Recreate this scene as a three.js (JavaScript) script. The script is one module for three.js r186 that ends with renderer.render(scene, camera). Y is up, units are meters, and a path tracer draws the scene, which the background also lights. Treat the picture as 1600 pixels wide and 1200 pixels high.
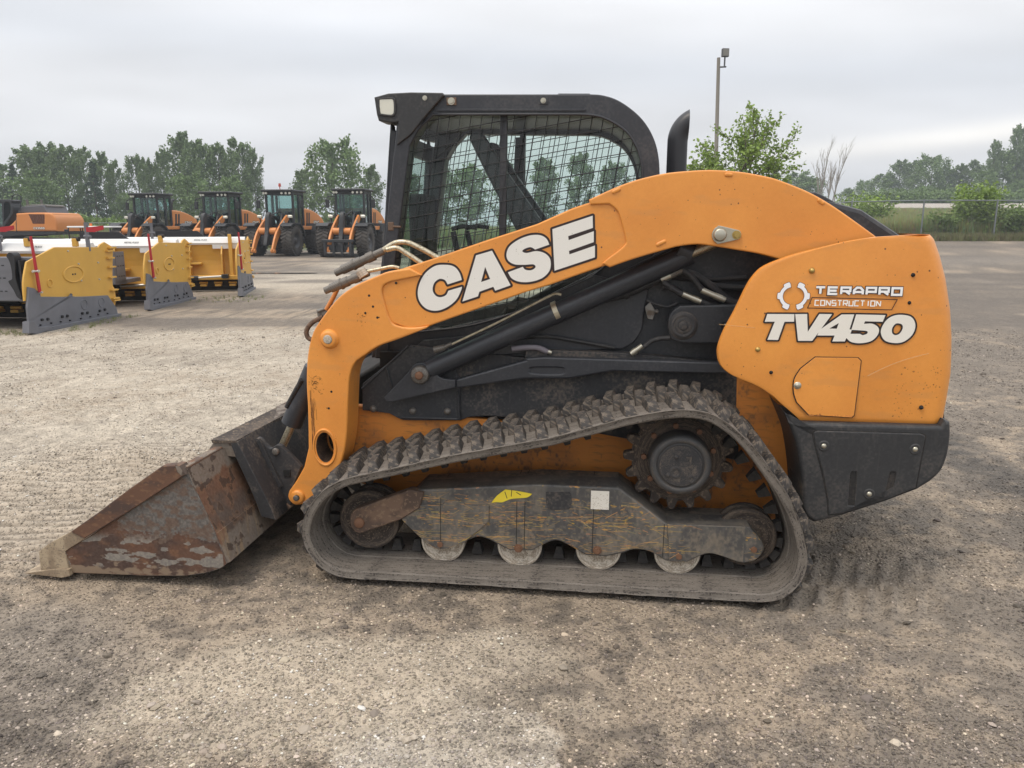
import * as THREE from 'three';
import { mergeGeometries, mergeVertices, toCreasedNormals } from 'three/addons/utils/BufferGeometryUtils.js';
import { RoundedBoxGeometry } from 'three/addons/geometries/RoundedBoxGeometry.js';

// ---------- camera, sky, sun, exposure
const scene = new THREE.Scene();
const camera = new THREE.PerspectiveCamera(53.13, 4 / 3, 0.05, 3000);
camera.position.set(0, 1.52, 0);
camera.rotation.set(-THREE.MathUtils.degToRad(11.75), 0, 0);
camera.updateMatrixWorld();
const renderer = new THREE.WebGLRenderer({ antialias: true });
renderer.toneMapping = THREE.LinearToneMapping;
renderer.toneMappingExposure = 1.28;
renderer.shadowMap.enabled = true;
const sun = new THREE.DirectionalLight(0xfff1e0, 1.25);
sun.position.set(-9, 22, 7);
sun.castShadow = true;
sun.shadow.radius = 40;
sun.shadow.mapSize.set(2048, 2048);
Object.assign(sun.shadow.camera, { left: -30, right: 30, top: 30, bottom: -30, near: 1, far: 90 });
scene.add(sun, sun.target);
scene.fog = new THREE.FogExp2(0xd4dce4, 0.0011);

// ---------- seeded noise
let seed = 7;
function rnd() { seed = (seed * 1664525 + 1013904223) >>> 0; return seed / 4294967296; }
const rr = (a, b) => a + (b - a) * rnd();
const hash = (x, y, k = 0) => { let h = (x * 374761393 + y * 668265263 + k * 1274126177) | 0; h = Math.imul(h ^ (h >>> 13), 1274126177); h ^= h >>> 16; return (h >>> 0) / 4294967296; };
const sm = (a, b, x) => { const t = Math.min(1, Math.max(0, (x - a) / (b - a))); return t * t * (3 - 2 * t); };
const lerp = (a, b, t) => a + (b - a) * t;
function vnoise(x, y, k = 0, per = 0) {
  const ix = Math.floor(x), iy = Math.floor(y), fx = x - ix, fy = y - iy, u = fx * fx * (3 - 2 * fx), v = fy * fy * (3 - 2 * fy);
  const w = per ? (i) => ((i % per) + per) % per : (i) => i;
  return lerp(lerp(hash(w(ix), w(iy), k), hash(w(ix + 1), w(iy), k), u), lerp(hash(w(ix), w(iy + 1), k), hash(w(ix + 1), w(iy + 1), k), u), v);
}
function fbm(x, y, oct = 4, k = 0, per = 0) { let s = 0, a = 0.5, n = 0; for (let i = 0; i < oct; i++) { s += a * vnoise(x, y, k + i * 17, per); n += a; a *= 0.5; x *= 2; y *= 2; per *= 2; } return s / n; }

// ---------- sky: overcast, brighter overhead, soft streaks of cloud, a pale gap low on the right
{
  const W = 1024, H = 512, d = new Float32Array(W * H * 4);
  for (let j = 0; j < H; j++) for (let i = 0; i < W; i++) {
    const el = ((j + 0.5) / H - 0.5) * Math.PI, az = ((i + 0.5) / W - 0.5) * 2 * Math.PI, s = Math.max(0, Math.sin(el));
    const x = Math.cos(az) * Math.cos(el), z = Math.sin(az) * Math.cos(el);
    const q = 1 / (s + 0.12);
    const n1 = fbm(x * q * 1.1 + 40, z * q * 2.2 + 9, 5, 3), n2 = fbm(az * 3.2 + 50 + el * 2, el * 26 + 7, 5, 91);
    let L = 0.56 + 0.86 * Math.pow(s, 0.85);
    L *= 0.955 + 0.24 * (n1 - 0.5) + 0.2 * (n2 - 0.5);
    let c = [L * 0.985, L * 0.998, L * 1.03];
    const right = sm(-1.6, -0.9, az);                       // -pi/2 looks along -z
    const band = Math.exp(-Math.pow((el - 0.168 + 0.05 * (az + 1.2) - 0.0) / 0.04, 2)) * 0.17;
    for (let k = 0; k < 3; k++) c[k] *= 1 - band * (0.55 + 0.6 * n2) * [1.15, 1, 0.8][k];
    const gap = Math.exp(-Math.pow((el - 0.088 - 0.08 * (az + 1.13)) / 0.011, 2)) * right * sm(0.15, 0.5, n2 + 0.12) * 0.34;
    c[0] *= 1 + gap * 1.15; c[1] *= 1 + gap; c[2] *= 1 + gap * 0.72;
    const o = (j * W + i) * 4;
    for (let k = 0; k < 3; k++) d[o + k] = el < 0 ? c[k] * 0.8 : c[k];
    d[o + 3] = 1;
  }
  const t = new THREE.DataTexture(d, W, H, THREE.RGBAFormat, THREE.FloatType);
  t.mapping = THREE.EquirectangularReflectionMapping; t.magFilter = t.minFilter = THREE.LinearFilter; t.needsUpdate = true;
  scene.background = t; scene.environment = t;
}

// ---------- helpers
const used = {};
function numbered(n) { used[n] = (used[n] ?? -1) + 1; return used[n] ? n + '_' + String(used[n]).padStart(3, '0') : n; }
function tag(o, label, category, group, kind) { if (label) o.userData.label = label; if (category) o.userData.category = category; if (group) o.userData.group = group; if (kind) o.userData.kind = kind; return o; }
function thing(name, x, y, z, turn = 0) { const g = new THREE.Group(); g.name = numbered(name); g.position.set(x, y, z); g.rotation.y = turn; scene.add(g); return g; }
function mesh(name, geo, mat, parent = scene) {
  if (Array.isArray(geo)) geo = merge(geo);
  const m = new THREE.Mesh(geo, mat); m.name = parent === scene ? numbered(name) : name; m.castShadow = m.receiveShadow = true; parent.add(m); return m;
}
function merge(a) {
  return mergeGeometries(a.map((g) => { g = g.index ? g.toNonIndexed() : g; for (const k of Object.keys(g.attributes)) if (!['position', 'normal', 'uv'].includes(k)) g.deleteAttribute(k); if (!g.attributes.uv) g.setAttribute('uv', new THREE.BufferAttribute(new Float32Array(g.attributes.position.count * 2), 2)); return g; }));
}
const V = (x, y, z) => new THREE.Vector3(x, y, z);
// a closed outline of [x, y] points; points with a third entry are corners, the others are passed smoothly
function curvy(p, step = 4) {
  const out = [], n = p.length, at = (i) => p[(i + n) % n];
  for (let i = 0; i < n; i++) {
    const b = at(i), c = at(i + 1), a = b[2] ? b : at(i - 1), d = c[2] ? c : at(i + 2);
    out.push(new THREE.Vector2(b[0], b[1]));
    if (b[2] && c[2]) continue;
    for (let s = 1; s < step; s++) {
      const t = s / step, f = (k) => 0.5 * (2 * b[k] + (c[k] - a[k]) * t + (2 * a[k] - 5 * b[k] + 4 * c[k] - d[k]) * t * t + (3 * b[k] - a[k] - 3 * c[k] + d[k]) * t * t * t);
      out.push(new THREE.Vector2(f(0), f(1)));
    }
  }
  return out;
}
function shape(p, holes = []) { const s = new THREE.Shape(curvy(p)); for (const h of holes) s.holes.push(new THREE.Path(curvy(h).reverse())); return s; }
// a plate with the given outline between depths w0 (front) and w1 (back), its edges rounded by b
function plate(p, w0, w1, b = 0.003, holes = [], seg = 2) {
  const g = new THREE.ExtrudeGeometry(shape(p, holes), { depth: w0 - w1 - 2 * b, bevelEnabled: b > 0, bevelThickness: b, bevelSize: b, bevelOffset: -b, bevelSegments: seg, curveSegments: 6 });
  g.translate(0, 0, w1 + b); return g;
}
const circlePts = (x, y, r, n = 20, ry = r) => Array.from({ length: n }, (_, i) => [x + r * Math.cos(i / n * 2 * Math.PI), y + ry * Math.sin(i / n * 2 * Math.PI)]);
function box(x0, x1, y0, y1, z0, z1, r = 0) {
  const g = r ? new RoundedBoxGeometry(x1 - x0, y1 - y0, z1 - z0, 2, r) : new THREE.BoxGeometry(x1 - x0, y1 - y0, z1 - z0);
  g.translate((x0 + x1) / 2, (y0 + y1) / 2, (z0 + z1) / 2);
  if (!r) { const P = g.attributes.position, N = g.attributes.normal, U = g.attributes.uv; for (let i = 0; i < P.count; i++) { const nx = Math.abs(N.getX(i)), ny = Math.abs(N.getY(i)); U.setXY(i, nx > 0.5 ? P.getZ(i) : P.getX(i), ny > 0.5 ? P.getZ(i) : P.getY(i)); } }
  return g;
}
function cyl(a, b, r0, r1 = r0, n = 20, open = false) {
  const A = Array.isArray(a) ? V(...a) : a, B = Array.isArray(b) ? V(...b) : b, d = B.clone().sub(A), g = new THREE.CylinderGeometry(r1, r0, d.length(), n, 1, open);
  g.applyQuaternion(new THREE.Quaternion().setFromUnitVectors(V(0, 1, 0), d.clone().normalize())); g.translate(...A.clone().add(B).multiplyScalar(0.5).toArray()); return g;
}
// a lathed rod along +z: profile of [radius, z]
function turned(x, y, prof, n = 28) { const g = new THREE.LatheGeometry(prof.map(([r, z]) => new THREE.Vector2(r, z)), n); g.rotateX(Math.PI / 2); g.scale(1, 1, 1); g.translate(x, y, 0); return g; }
function tube(pts, r, seg = 24, n = 8) { return new THREE.TubeGeometry(new THREE.CatmullRomCurve3(pts.map((p) => V(...p)), false, 'centripetal'), seg, r, n, false); }
const bolt = (x, y, w, r = 0.012, h = 0.009) => [cyl([x, y, w - 0.002], [x, y, w + 0.003], r * 1.35, r * 1.35, 16), cyl([x, y, w], [x, y, w + h], r, r * 0.93, 6)];
const mirror = (g) => { g = g.clone(); g.scale(1, 1, -1); g.translate(0, 0, -1.98); if (g.index) g = g.toNonIndexed(); for (const k of Object.keys(g.attributes)) { const a = g.attributes[k], s = a.itemSize; for (let i = 0; i < a.count; i += 3) for (let j = 0; j < s; j++) { const t = a.array[(i + 1) * s + j]; a.array[(i + 1) * s + j] = a.array[(i + 2) * s + j]; a.array[(i + 2) * s + j] = t; } } g.computeVertexNormals(); return g; };
// a texture of the given size in metres computed by f(x, y) -> [r, g, b] in sRGB 0..255
function tex(n, m, size, f, srgb = true) {
  const d = new Uint8Array(n * m * 4);
  for (let j = 0; j < m; j++) for (let i = 0; i < n; i++) { const c = f(i / n, j / m), o = (j * n + i) * 4; for (let k = 0; k < 3; k++) d[o + k] = Math.max(0, Math.min(255, c[k] ?? c[0])); d[o + 3] = 255; }
  const t = new THREE.DataTexture(d, n, m); t.wrapS = t.wrapT = THREE.RepeatWrapping; t.magFilter = THREE.LinearFilter; t.minFilter = THREE.LinearMipmapLinearFilter; t.generateMipmaps = true;
  if (srgb) t.colorSpace = THREE.SRGBColorSpace; t.repeat.set(1 / size[0], 1 / size[1]); if (size[2] !== undefined) t.offset.set(-size[2] / size[0], -size[3] / size[1]); t.needsUpdate = true; return t;
}
const mixc = (a, b, t) => [lerp(a[0], b[0], t), lerp(a[1], b[1], t), lerp(a[2], b[2], t)];
const std = (o) => new THREE.MeshStandardMaterial(o);
// a printed sticker on the plane z = w, drawn on a canvas in metres
function decal(name, u0, v0, u1, v1, w, S, draw, parent, rough = 0.45) {
  const c = document.createElement('canvas'); c.width = Math.round((u1 - u0) * S); c.height = Math.round((v1 - v0) * S);
  const x = c.getContext('2d'); x.setTransform(S, 0, 0, -S, -u0 * S, v1 * S); x.lineJoin = 'round'; draw(x);
  const t = new THREE.CanvasTexture(c); t.colorSpace = THREE.SRGBColorSpace; t.anisotropy = 4;
  const g = new THREE.PlaneGeometry(u1 - u0, v1 - v0); g.translate((u0 + u1) / 2, (v0 + v1) / 2, w);
  return mesh(name, g, std({ map: t, transparent: true, roughness: rough }), parent);
}
function path(x, p, holes = []) { x.beginPath(); for (const q of [p, ...holes]) { curvy(q, 6).forEach((a, i) => i ? x.lineTo(a.x, a.y) : x.moveTo(a.x, a.y)); x.closePath(); } }
function bounds(list, pad) { let a = 1e9, b = 1e9, c = -1e9, d = -1e9; for (const p of list) for (const [x, y] of p) { a = Math.min(a, x); b = Math.min(b, y); c = Math.max(c, x); d = Math.max(d, y); } return [a - pad, b - pad, c + pad, d + pad]; }
// letters as strokes on a 1 x 1 cell
const STROKES = { T: '0,1 1,1|.5,1 .5,0', E: '1,1 0,1 0,0 1,0|0,.5 .9,.5', R: '0,0 0,1 1,1 1,.45 0,.45|.5,.45 1,0', A: '0,0 0,.6 .3,1 .7,1 1,.6 1,0|0,.35 1,.35', P: '0,0 0,1 1,1 1,.4 0,.4', O: '0,0 0,1 1,1 1,0 0,0 0,.1', C: '1,1 0,1 0,0 1,0', N: '0,0 0,1 1,0 1,1', S: '1,1 0,1 0,.5 1,.5 1,0 0,0', U: '0,1 0,0 1,0 1,1', I: '.5,0 .5,1', X: '0,0 1,1|0,1 1,0', D: '0,0 0,1 .7,1 1,.7 1,.3 .7,0 0,0', G: '1,1 0,1 0,0 1,0 1,.5 .6,.5', M: '0,0 0,1 .5,.4 1,1 1,0', L: '0,1 0,0 1,0', 0: '0,0 0,1 1,1 1,0 0,0', 1: '.2,.8 .5,1 .5,0', 2: '0,1 1,1 1,.5 0,.5 0,0 1,0', 3: '0,1 1,1 1,0 0,0|.2,.5 1,.5', 5: '1,1 0,1 0,.5 1,.5 1,0 0,0', 6: '1,1 0,1 0,0 1,0 1,.5 0,.5', 7: '0,1 1,1 .4,0', 8: '0,0 0,1 1,1 1,0 0,0|0,.5 1,.5' };
function letters(x, text, u, v, cw, ch, gap, slant = 0) {      // traces letters into the current path
  x.beginPath();
  for (const ch1 of text) { if (STROKES[ch1]) for (const s of STROKES[ch1].split('|')) s.split(' ').forEach((q, i) => { const [a, b] = q.split(',').map(Number), X = u + a * cw + b * slant, Y = v + b * ch; i ? x.lineTo(X, Y) : x.moveTo(X, Y); }); u += (ch1 === 'I' ? cw * 0.7 : cw) + gap; }
}

// ---------- materials (base colours as they are; grain, specks and wear only)
const grain = tex(512, 512, [0.35, 0.35], (x, y) => [110 + 90 * fbm(x * 48, y * 48, 4, 5, 48)], false);
const chips = [];
for (let i = 0; i < 240; i++) chips.push([rnd(), rnd(), rr(0.0006, 0.0025) * (rnd() < 0.12 ? 1.8 : 1), rr(0.4, 2.2)]);
function orangeTex(k, specks) {
  const n = 1024, cell = 32, grid = Array.from({ length: cell * cell }, () => []);
  for (let i = 0; i < specks; i++) { const x = hash(i, 1, k), y = hash(i, 2, k), r = 0.0012 + 0.003 * Math.pow(hash(i, 3, k), 5), a = hash(i, 4, k) * 3; for (let dx = -1; dx < 2; dx++) for (let dy = -1; dy < 2; dy++) grid[((Math.floor(y * cell) + dy + cell) % cell) * cell + (Math.floor(x * cell) + dx + cell) % cell].push([x, y, r, a]); }
  return tex(n, n, [1.1, 1.1], (x, y) => {
    const big = fbm(x * 5, y * 5, 4, k + 60, 5), fine = fbm(x * 120, y * 120, 2, k + 9, 120), smear = fbm(x * 9, y * 26, 4, k + 31, 9);
    let c = [222 + (big - 0.5) * 24 + (fine - 0.5) * 5, 146 + (big - 0.5) * 24 + (fine - 0.5) * 5, 64 + (big - 0.5) * 16 + (fine - 0.5) * 5];
    c = mixc(c, [188, 134, 84], sm(0.54, 0.75, smear) * 0.22);
    for (const [px, py, r, a] of grid[Math.floor(y * cell) * cell + Math.floor(x * cell)]) { const dx = Math.min(Math.abs(x - px), 1 - Math.abs(x - px)), dy = Math.min(Math.abs(y - py), 1 - Math.abs(y - py)), d = Math.hypot(dx * (1 + 0.4 * Math.sin(a)), dy); if (d < r) c = mixc([92, 52, 30], c, sm(0.5, 1, d / r)); }
    return c;
  });
}
const M = {};
M.orange = new THREE.MeshPhysicalMaterial({ map: orangeTex(11, 230), roughness: 0.42, bumpMap: grain, bumpScale: 0.0002, clearcoat: 0.15, clearcoatRoughness: 0.35 });
M.orangeFar = std({ color: 0xc98040, roughness: 0.45 });
M.dirtyOrange = std({ map: tex(512, 512, [0.9, 0.9], (x, y) => { const a = fbm(x * 6, y * 6, 5, 21, 6), b = fbm(x * 60, y * 40, 3, 5, 20), s = fbm(x * 8, y * 50, 3, 77, 2); let c = mixc([208, 132, 54], [176, 112, 56], sm(0.4, 0.75, a)); c = mixc(c, [98, 76, 58], sm(0.56, 0.74, a * 0.55 + b * 0.45) * 0.75); return mixc(c, [120, 84, 56], sm(0.62, 0.8, s) * 0.6); }), roughness: 0.6 });
const blackTex = (k, base, dust, amount, n = 512) => tex(n, n, [0.8, 0.8], (x, y) => { const a = fbm(x * 7, y * 7, 5, k, 7), b = fbm(x * 90, y * 90, 2, k + 3, 90), s = fbm(x * 70, y * 7, 3, k + 8, 7); let c = base.map((v) => v + (b - 0.5) * 10 + (a - 0.5) * 8); c = mixc(c, dust, amount * sm(0.45, 0.8, a * 0.6 + b * 0.4)); return mixc(c, dust, 0.25 * amount * sm(0.66, 0.78, s)); });
M.black = std({ map: blackTex(40, [46, 48, 52], [104, 98, 92], 0.4), roughness: 0.46, bumpMap: grain, bumpScale: 0.0003 });
M.satin = std({ map: blackTex(44, [50, 52, 57], [96, 92, 88], 0.3), roughness: 0.38, bumpMap: grain, bumpScale: 0.00015 });
M.darkDusty = std({ map: blackTex(50, [50, 50, 52], [112, 100, 88], 0.75), roughness: 0.7, bumpMap: grain, bumpScale: 0.0006 });
M.plastic = std({ map: blackTex(61, [47, 48, 50], [104, 95, 86], 0.4), roughness: 0.55, bumpMap: grain, bumpScale: 0.0006 });
M.pitch = std({ color: 0x141414, roughness: 0.8 });
M.cavity = std({ map: blackTex(71, [34, 33, 33], [70, 62, 56], 0.7), roughness: 0.8 });
M.rubberHose = std({ map: blackTex(81, [38, 38, 40], [92, 86, 80], 0.6), roughness: 0.62 });
M.zinc = std({ color: 0xb9b5a6, metalness: 0.85, roughness: 0.36, bumpMap: grain, bumpScale: 0.0003 });
M.brass = std({ color: 0xb39a5c, metalness: 0.8, roughness: 0.42 });
M.pipe = std({ map: tex(256, 256, [0.2, 0.2], (x, y) => { const a = fbm(x * 8, y * 8, 4, 14, 8); return mixc([196, 188, 166], [138, 124, 98], sm(0.45, 0.7, a)); }), metalness: 0.75, roughness: 0.4 });
M.dullSteel = std({ map: tex(256, 256, [0.2, 0.2], (x, y) => { const a = fbm(x * 9, y * 9, 4, 24, 9); return mixc([126, 124, 120], [92, 82, 72], sm(0.4, 0.7, a)); }), metalness: 0.55, roughness: 0.55 });
M.rustBolt = std({ color: 0x7b5a45, metalness: 0.3, roughness: 0.7 });
M.rubber = std({ map: tex(1024, 1024, [0.7, 0.7], (x, y) => {
  const a = fbm(x * 7, y * 7, 5, 33, 7), b = fbm(x * 130, y * 130, 2, 39, 130), s = fbm(x * 12, y * 150, 3, 52, 12);
  let c = mixc([122, 115, 107], [102, 96, 89], a); c = c.map((v) => v + (b - 0.5) * 26); c = mixc(c, [58, 53, 50], sm(0.57, 0.63, a * 0.15 + b * 0.3 + s * 0.55 + 0.01)); return mixc(c, [140, 131, 119], sm(0.62, 0.78, s) * 0.5);
}), roughness: 0.86, bumpMap: grain, bumpScale: 0.0016 });
M.rubberDark = std({ map: tex(512, 512, [0.5, 0.5], (x, y) => { const a = fbm(x * 8, y * 8, 5, 133, 8), b = fbm(x * 70, y * 70, 3, 139, 70); let c = mixc([52, 49, 47], [84, 77, 70], sm(0.42, 0.7, a * 0.6 + b * 0.4)); return mixc(c, [126, 113, 98], sm(0.56, 0.66, b) * 0.55); }), roughness: 0.8, bumpMap: grain, bumpScale: 0.002 });
M.innerRubber = std({ map: blackTex(91, [40, 38, 37], [76, 68, 61], 0.8), roughness: 0.75 });
M.glass = new THREE.MeshPhysicalMaterial({ color: 0xecf6f2, roughness: 0.02, transmission: 1, thickness: 0, ior: 1.5 });
M.wire = std({ color: 0x26282b, roughness: 0.5 });
M.lens = new THREE.MeshPhysicalMaterial({ color: 0xd9d6c6, roughness: 0.12, metalness: 0.35, clearcoat: 0.8 });
M.rustMetal = std({ map: tex(512, 512, [0.4, 0.4], (x, y) => { const a = fbm(x * 6, y * 6, 5, 93, 6), b = fbm(x * 40, y * 40, 3, 94, 40); let c = mixc([112, 90, 74], [84, 68, 58], sm(0.35, 0.65, a)); return mixc(c, [136, 114, 92], sm(0.58, 0.72, b) * 0.6); }), roughness: 0.8, bumpMap: grain, bumpScale: 0.001 });
M.hub = std({ map: blackTex(97, [74, 74, 75], [112, 98, 84], 0.7), roughness: 0.55, metalness: 0.2, bumpMap: grain, bumpScale: 0.0006 });
M.mudDark = std({ map: tex(512, 512, [0.4, 0.4], (x, y) => { const a = fbm(x * 6, y * 6, 5, 193, 6), b = fbm(x * 40, y * 40, 3, 194, 40); let c = mixc([86, 76, 67], [58, 51, 47], sm(0.35, 0.65, a)); return mixc(c, [128, 112, 94], sm(0.56, 0.7, b) * 0.7); }), roughness: 0.9, bumpMap: grain, bumpScale: 0.002 });
M.roller = std({ map: tex(256, 256, [0.3, 0.3], (x, y) => { const a = fbm(x * 6, y * 6, 5, 293, 6), b = fbm(x * 40, y * 40, 3, 294, 40); return mixc(mixc([206, 197, 182], [166, 154, 138], sm(0.4, 0.6, a)), [92, 78, 66], sm(0.6, 0.7, b) * 0.6); }), roughness: 0.75, metalness: 0.15 });

// ---------- the lot: gravel ground as one sheet, rising a little to the right, with tread prints
const MX = -0.728, MZ = -3.115, MYAW = -0.1251, mc = Math.cos(MYAW), ms = Math.sin(MYAW);
const toMachine = (x, z) => [(x - MX) * mc - (z - MZ) * ms, (x - MX) * ms + (z - MZ) * mc];   // [along, towards the camera]
function groundBase(x, z) {
  const d = -z;
  return 0.95 * sm(14, 42, d) * sm(0.12, 0.42, x / (d + 6)) + 2.15 * sm(44, 84, d) * sm(0.22, 0.42, x / (d + 6)) + 1.5 * sm(95, 170, d) * sm(0.22, 0.42, x / (d + 6));
}
function groundHeight(x, z) {
  const near = 1 - sm(8, 20, Math.hypot(x, z));
  let h = groundBase(x, z);
  if (near <= 0) return h + 0.02 * (fbm(x * 0.3, z * 0.3, 2, 4) - 0.5);
  h += near * (0.016 * (fbm(x * 0.9, z * 0.9, 3, 2) - 0.5) + 0.02 * (fbm(x * 7, z * 7, 3, 8) - 0.5) + 0.013 * (fbm(x * 26, z * 26, 2, 12) - 0.5));
  const [u, w] = toMachine(x, z);
  const edge = fbm(x * 5, z * 5, 3, 61) - 0.5;
  const flat = sm(-2.4, -1.4, u) * (1 - sm(2.2, 2.6, u)) * sm(-2.3, -2.0, w) * (1 - sm(0.06, 0.4, w - 0.13 * (1 - sm(-0.6, -0.3, u))));
  h *= 1 - 0.7 * flat; h -= 0.026 * flat;
  // prints of the tracks behind the machine
  const m1 = sm(1.62, 1.75, u) * (1 - sm(2.25, 2.62, u + edge * 0.7)) * sm(-0.62, -0.52, w + edge * 0.15) * (1 - sm(-0.04, 0.05, w + edge * 0.15));
  if (m1 > 0) { const lane = w > -0.27 ? 0 : 0.5, t = (u + w * 0.35) / 0.1 + lane; const q = t - Math.floor(t); h += m1 * (-0.016 + 0.03 * sm(0.5, 0.66, q) * (1 - sm(0.86, 1, q)) * (0.6 + edge)); }
  // churned ridges to the left of the bucket
  const m2 = sm(-2.9, -2.4, u) * (1 - sm(-1.53, -1.45, u + edge * 0.05)) * sm(-2.0, -1.5, w + edge * 0.5) * (1 - sm(-0.1, 0.25, w + edge * 0.3));
  if (m2 > 0) { const t = (w * 1.0 + 0.12 * Math.sin(u * 3.2) + edge * 0.05) / 0.085; const q = t - Math.floor(t); h += m2 * (0.004 + 0.042 * Math.pow(Math.sin(q * Math.PI), 1.5) * (0.55 + edge * 1.2)); }
  const m3 = Math.exp(-Math.pow((w + 0.02 + edge * 0.3) / 0.2, 2)) * sm(-2.7, -2.25, u) * (1 - sm(-2.02, -1.86, u));
  h += m3 * 0.022 * (0.6 + fbm(x * 12, z * 12, 3, 71));
  return h;
}
function groundColour(x, z) {                      // which stuff lies where: pale packed fines, tan grit, dark damp gravel
  const d = -z, a = fbm(x * 0.55 + 3, z * 0.9, 5, 101), b = fbm(x * 2.6, z * 3.2, 4, 111), c = fbm(x * 14, z * 14, 3, 121), e9 = fbm(x * 24 + 5, z * 24, 2, 131), far = fbm(x * 0.06, z * 0.25, 4, 141);
  const tan = [0.300, 0.245, 0.188], pale = [0.445, 0.394, 0.326], dark = [0.108, 0.092, 0.077], grey = [0.212, 0.182, 0.152];
  let k = mixc(tan, grey, sm(0.4, 0.65, a));
  k = mixc(k, dark, 0.75 * sm(0.44, 0.62, b * 0.35 + c * 0.4 + e9 * 0.25));
  const [u, w] = toMachine(x, z);
  k = mixc(k, mixc(grey, dark, 0.35), 0.9 * sm(0.2, 1.3, x - 0.25 * (d - 3) + 0.9 * (a - 0.5)) * sm(0.34, 0.52, 0.5 * b + 0.5 * c));
  const rip = sm(-2.9, -2.4, u) * (1 - sm(-1.5, -1.44, u)) * sm(-2.0, -1.5, w + (b - 0.5)) * (1 - sm(-0.1, 0.25, w)); let ripq = 0; if (rip > 0) { const t = (w + 0.12 * Math.sin(u * 3.2) + (fbm(x * 5, z * 5, 3, 61) - 0.5) * 0.05) / 0.085; ripq = Math.sin((t - Math.floor(t)) * Math.PI); }
  // pale packed lane behind the bucket, running away to the left
  const lane = sm(0.5, 1.6, d - 3.1 - 0.1 * x) * (1 - sm(9.4, 10.6, d + 0.25 * x + 2.5 * (a - 0.5))) * (1 - sm(-0.2, 0.9, x + 0.3 * (b - 0.5)));
  k = mixc(k, pale, lane * Math.min(1, 0.72 + 1.1 * (c - 0.5) + 0.9 * (b - 0.5)));
  if (rip > 0) k = mixc(k, mixc([0.17, 0.14, 0.11], [0.40, 0.345, 0.28], sm(0.3, 0.8, ripq)), rip * 0.65);
  const lane2 = sm(16, 18.5, d) * (1 - sm(30, 40, d)) * sm(-9, -6, x) * (1 - sm(-1, 6, x)) ;
  k = mixc(k, pale, lane2 * sm(0.38, 0.55, far) * 0.8);
  const p3 = sm(9.6, 11, d) * (1 - sm(12, 15, d)) * sm(-5.2, -3.6, x) * (1 - sm(-1.5, 0, x)) * sm(0.42, 0.55, a * 0.6 + b * 0.4);
  k = mixc(k, pale, p3 * 0.7);
  // bare pale patch in the foreground
  const e = Math.hypot((x + 0.22) / 0.38, (d - 1.95) / 0.34) + 0.9 * (b - 0.5) + 0.5 * (c - 0.5);
  k = mixc(k, [0.44, 0.395, 0.335], 0.95 * (1 - sm(0.8, 0.95, e)));
  const e2 = Math.hypot((x + 0.55) / 0.8, (d - 2.3) / 0.42) + 1.6 * (b - 0.5);
  k = mixc(k, [0.40, 0.345, 0.275], 0.85 * (1 - sm(0.45, 1.1, e2)));
  const pads = sm(1.75, 1.85, u) * (1 - sm(2.3, 2.6, u + (b - 0.5))) * sm(-0.6, -0.5, w) * (1 - sm(-0.02, 0.06, w)); if (pads > 0) { const t = (u + w * 0.35) / 0.1 + (w > -0.27 ? 0 : 0.5), q = t - Math.floor(t); k = mixc(k, q < 0.5 ? [0.33, 0.28, 0.225] : grey, pads * 0.5); }
  // the right half: darker loose gravel with an oily strip running back
  const strip = Math.exp(-Math.pow((x - 2.75 - 0.18 * (d - 3.6) + 0.5 * (a - 0.5)) / 0.22, 2)) * sm(2.6, 3.2, d) * (1 - sm(5, 7, d));
  k = mixc(k, [0.06, 0.056, 0.053], strip * (0.45 + c * 0.6));
  const damp = 0.7 * Math.exp(-Math.pow((x - 0.05 - 0.12 * (d - 2)) / 0.28, 2)) * (1 - sm(2.6, 3.2, d));
  k = mixc(k, dark, Math.min(1, damp) * (0.2 + 0.75 * sm(0.36, 0.62, b * 0.4 + c * 0.35 + e9 * 0.25)));
  if (d > 8) { const streak = fbm(x * 0.22, z * 0.9, 4, 151); k = mixc(k, [0.125, 0.108, 0.094], sm(8, 13, d) * sm(0.42, 0.6, streak) * 0.75); }
  if (d > 45) k = mixc(k, [0.075, 0.092, 0.04], sm(44, 50, d - 6 * sm(0, 30, x)));
  const yel = Math.exp(-Math.pow((d - 24 - 0.1 * x) / 1.6, 2)) * sm(3, 8, x); k = mixc(k, [0.2, 0.18, 0.16], yel * 0.5);
  return k;
}
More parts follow.
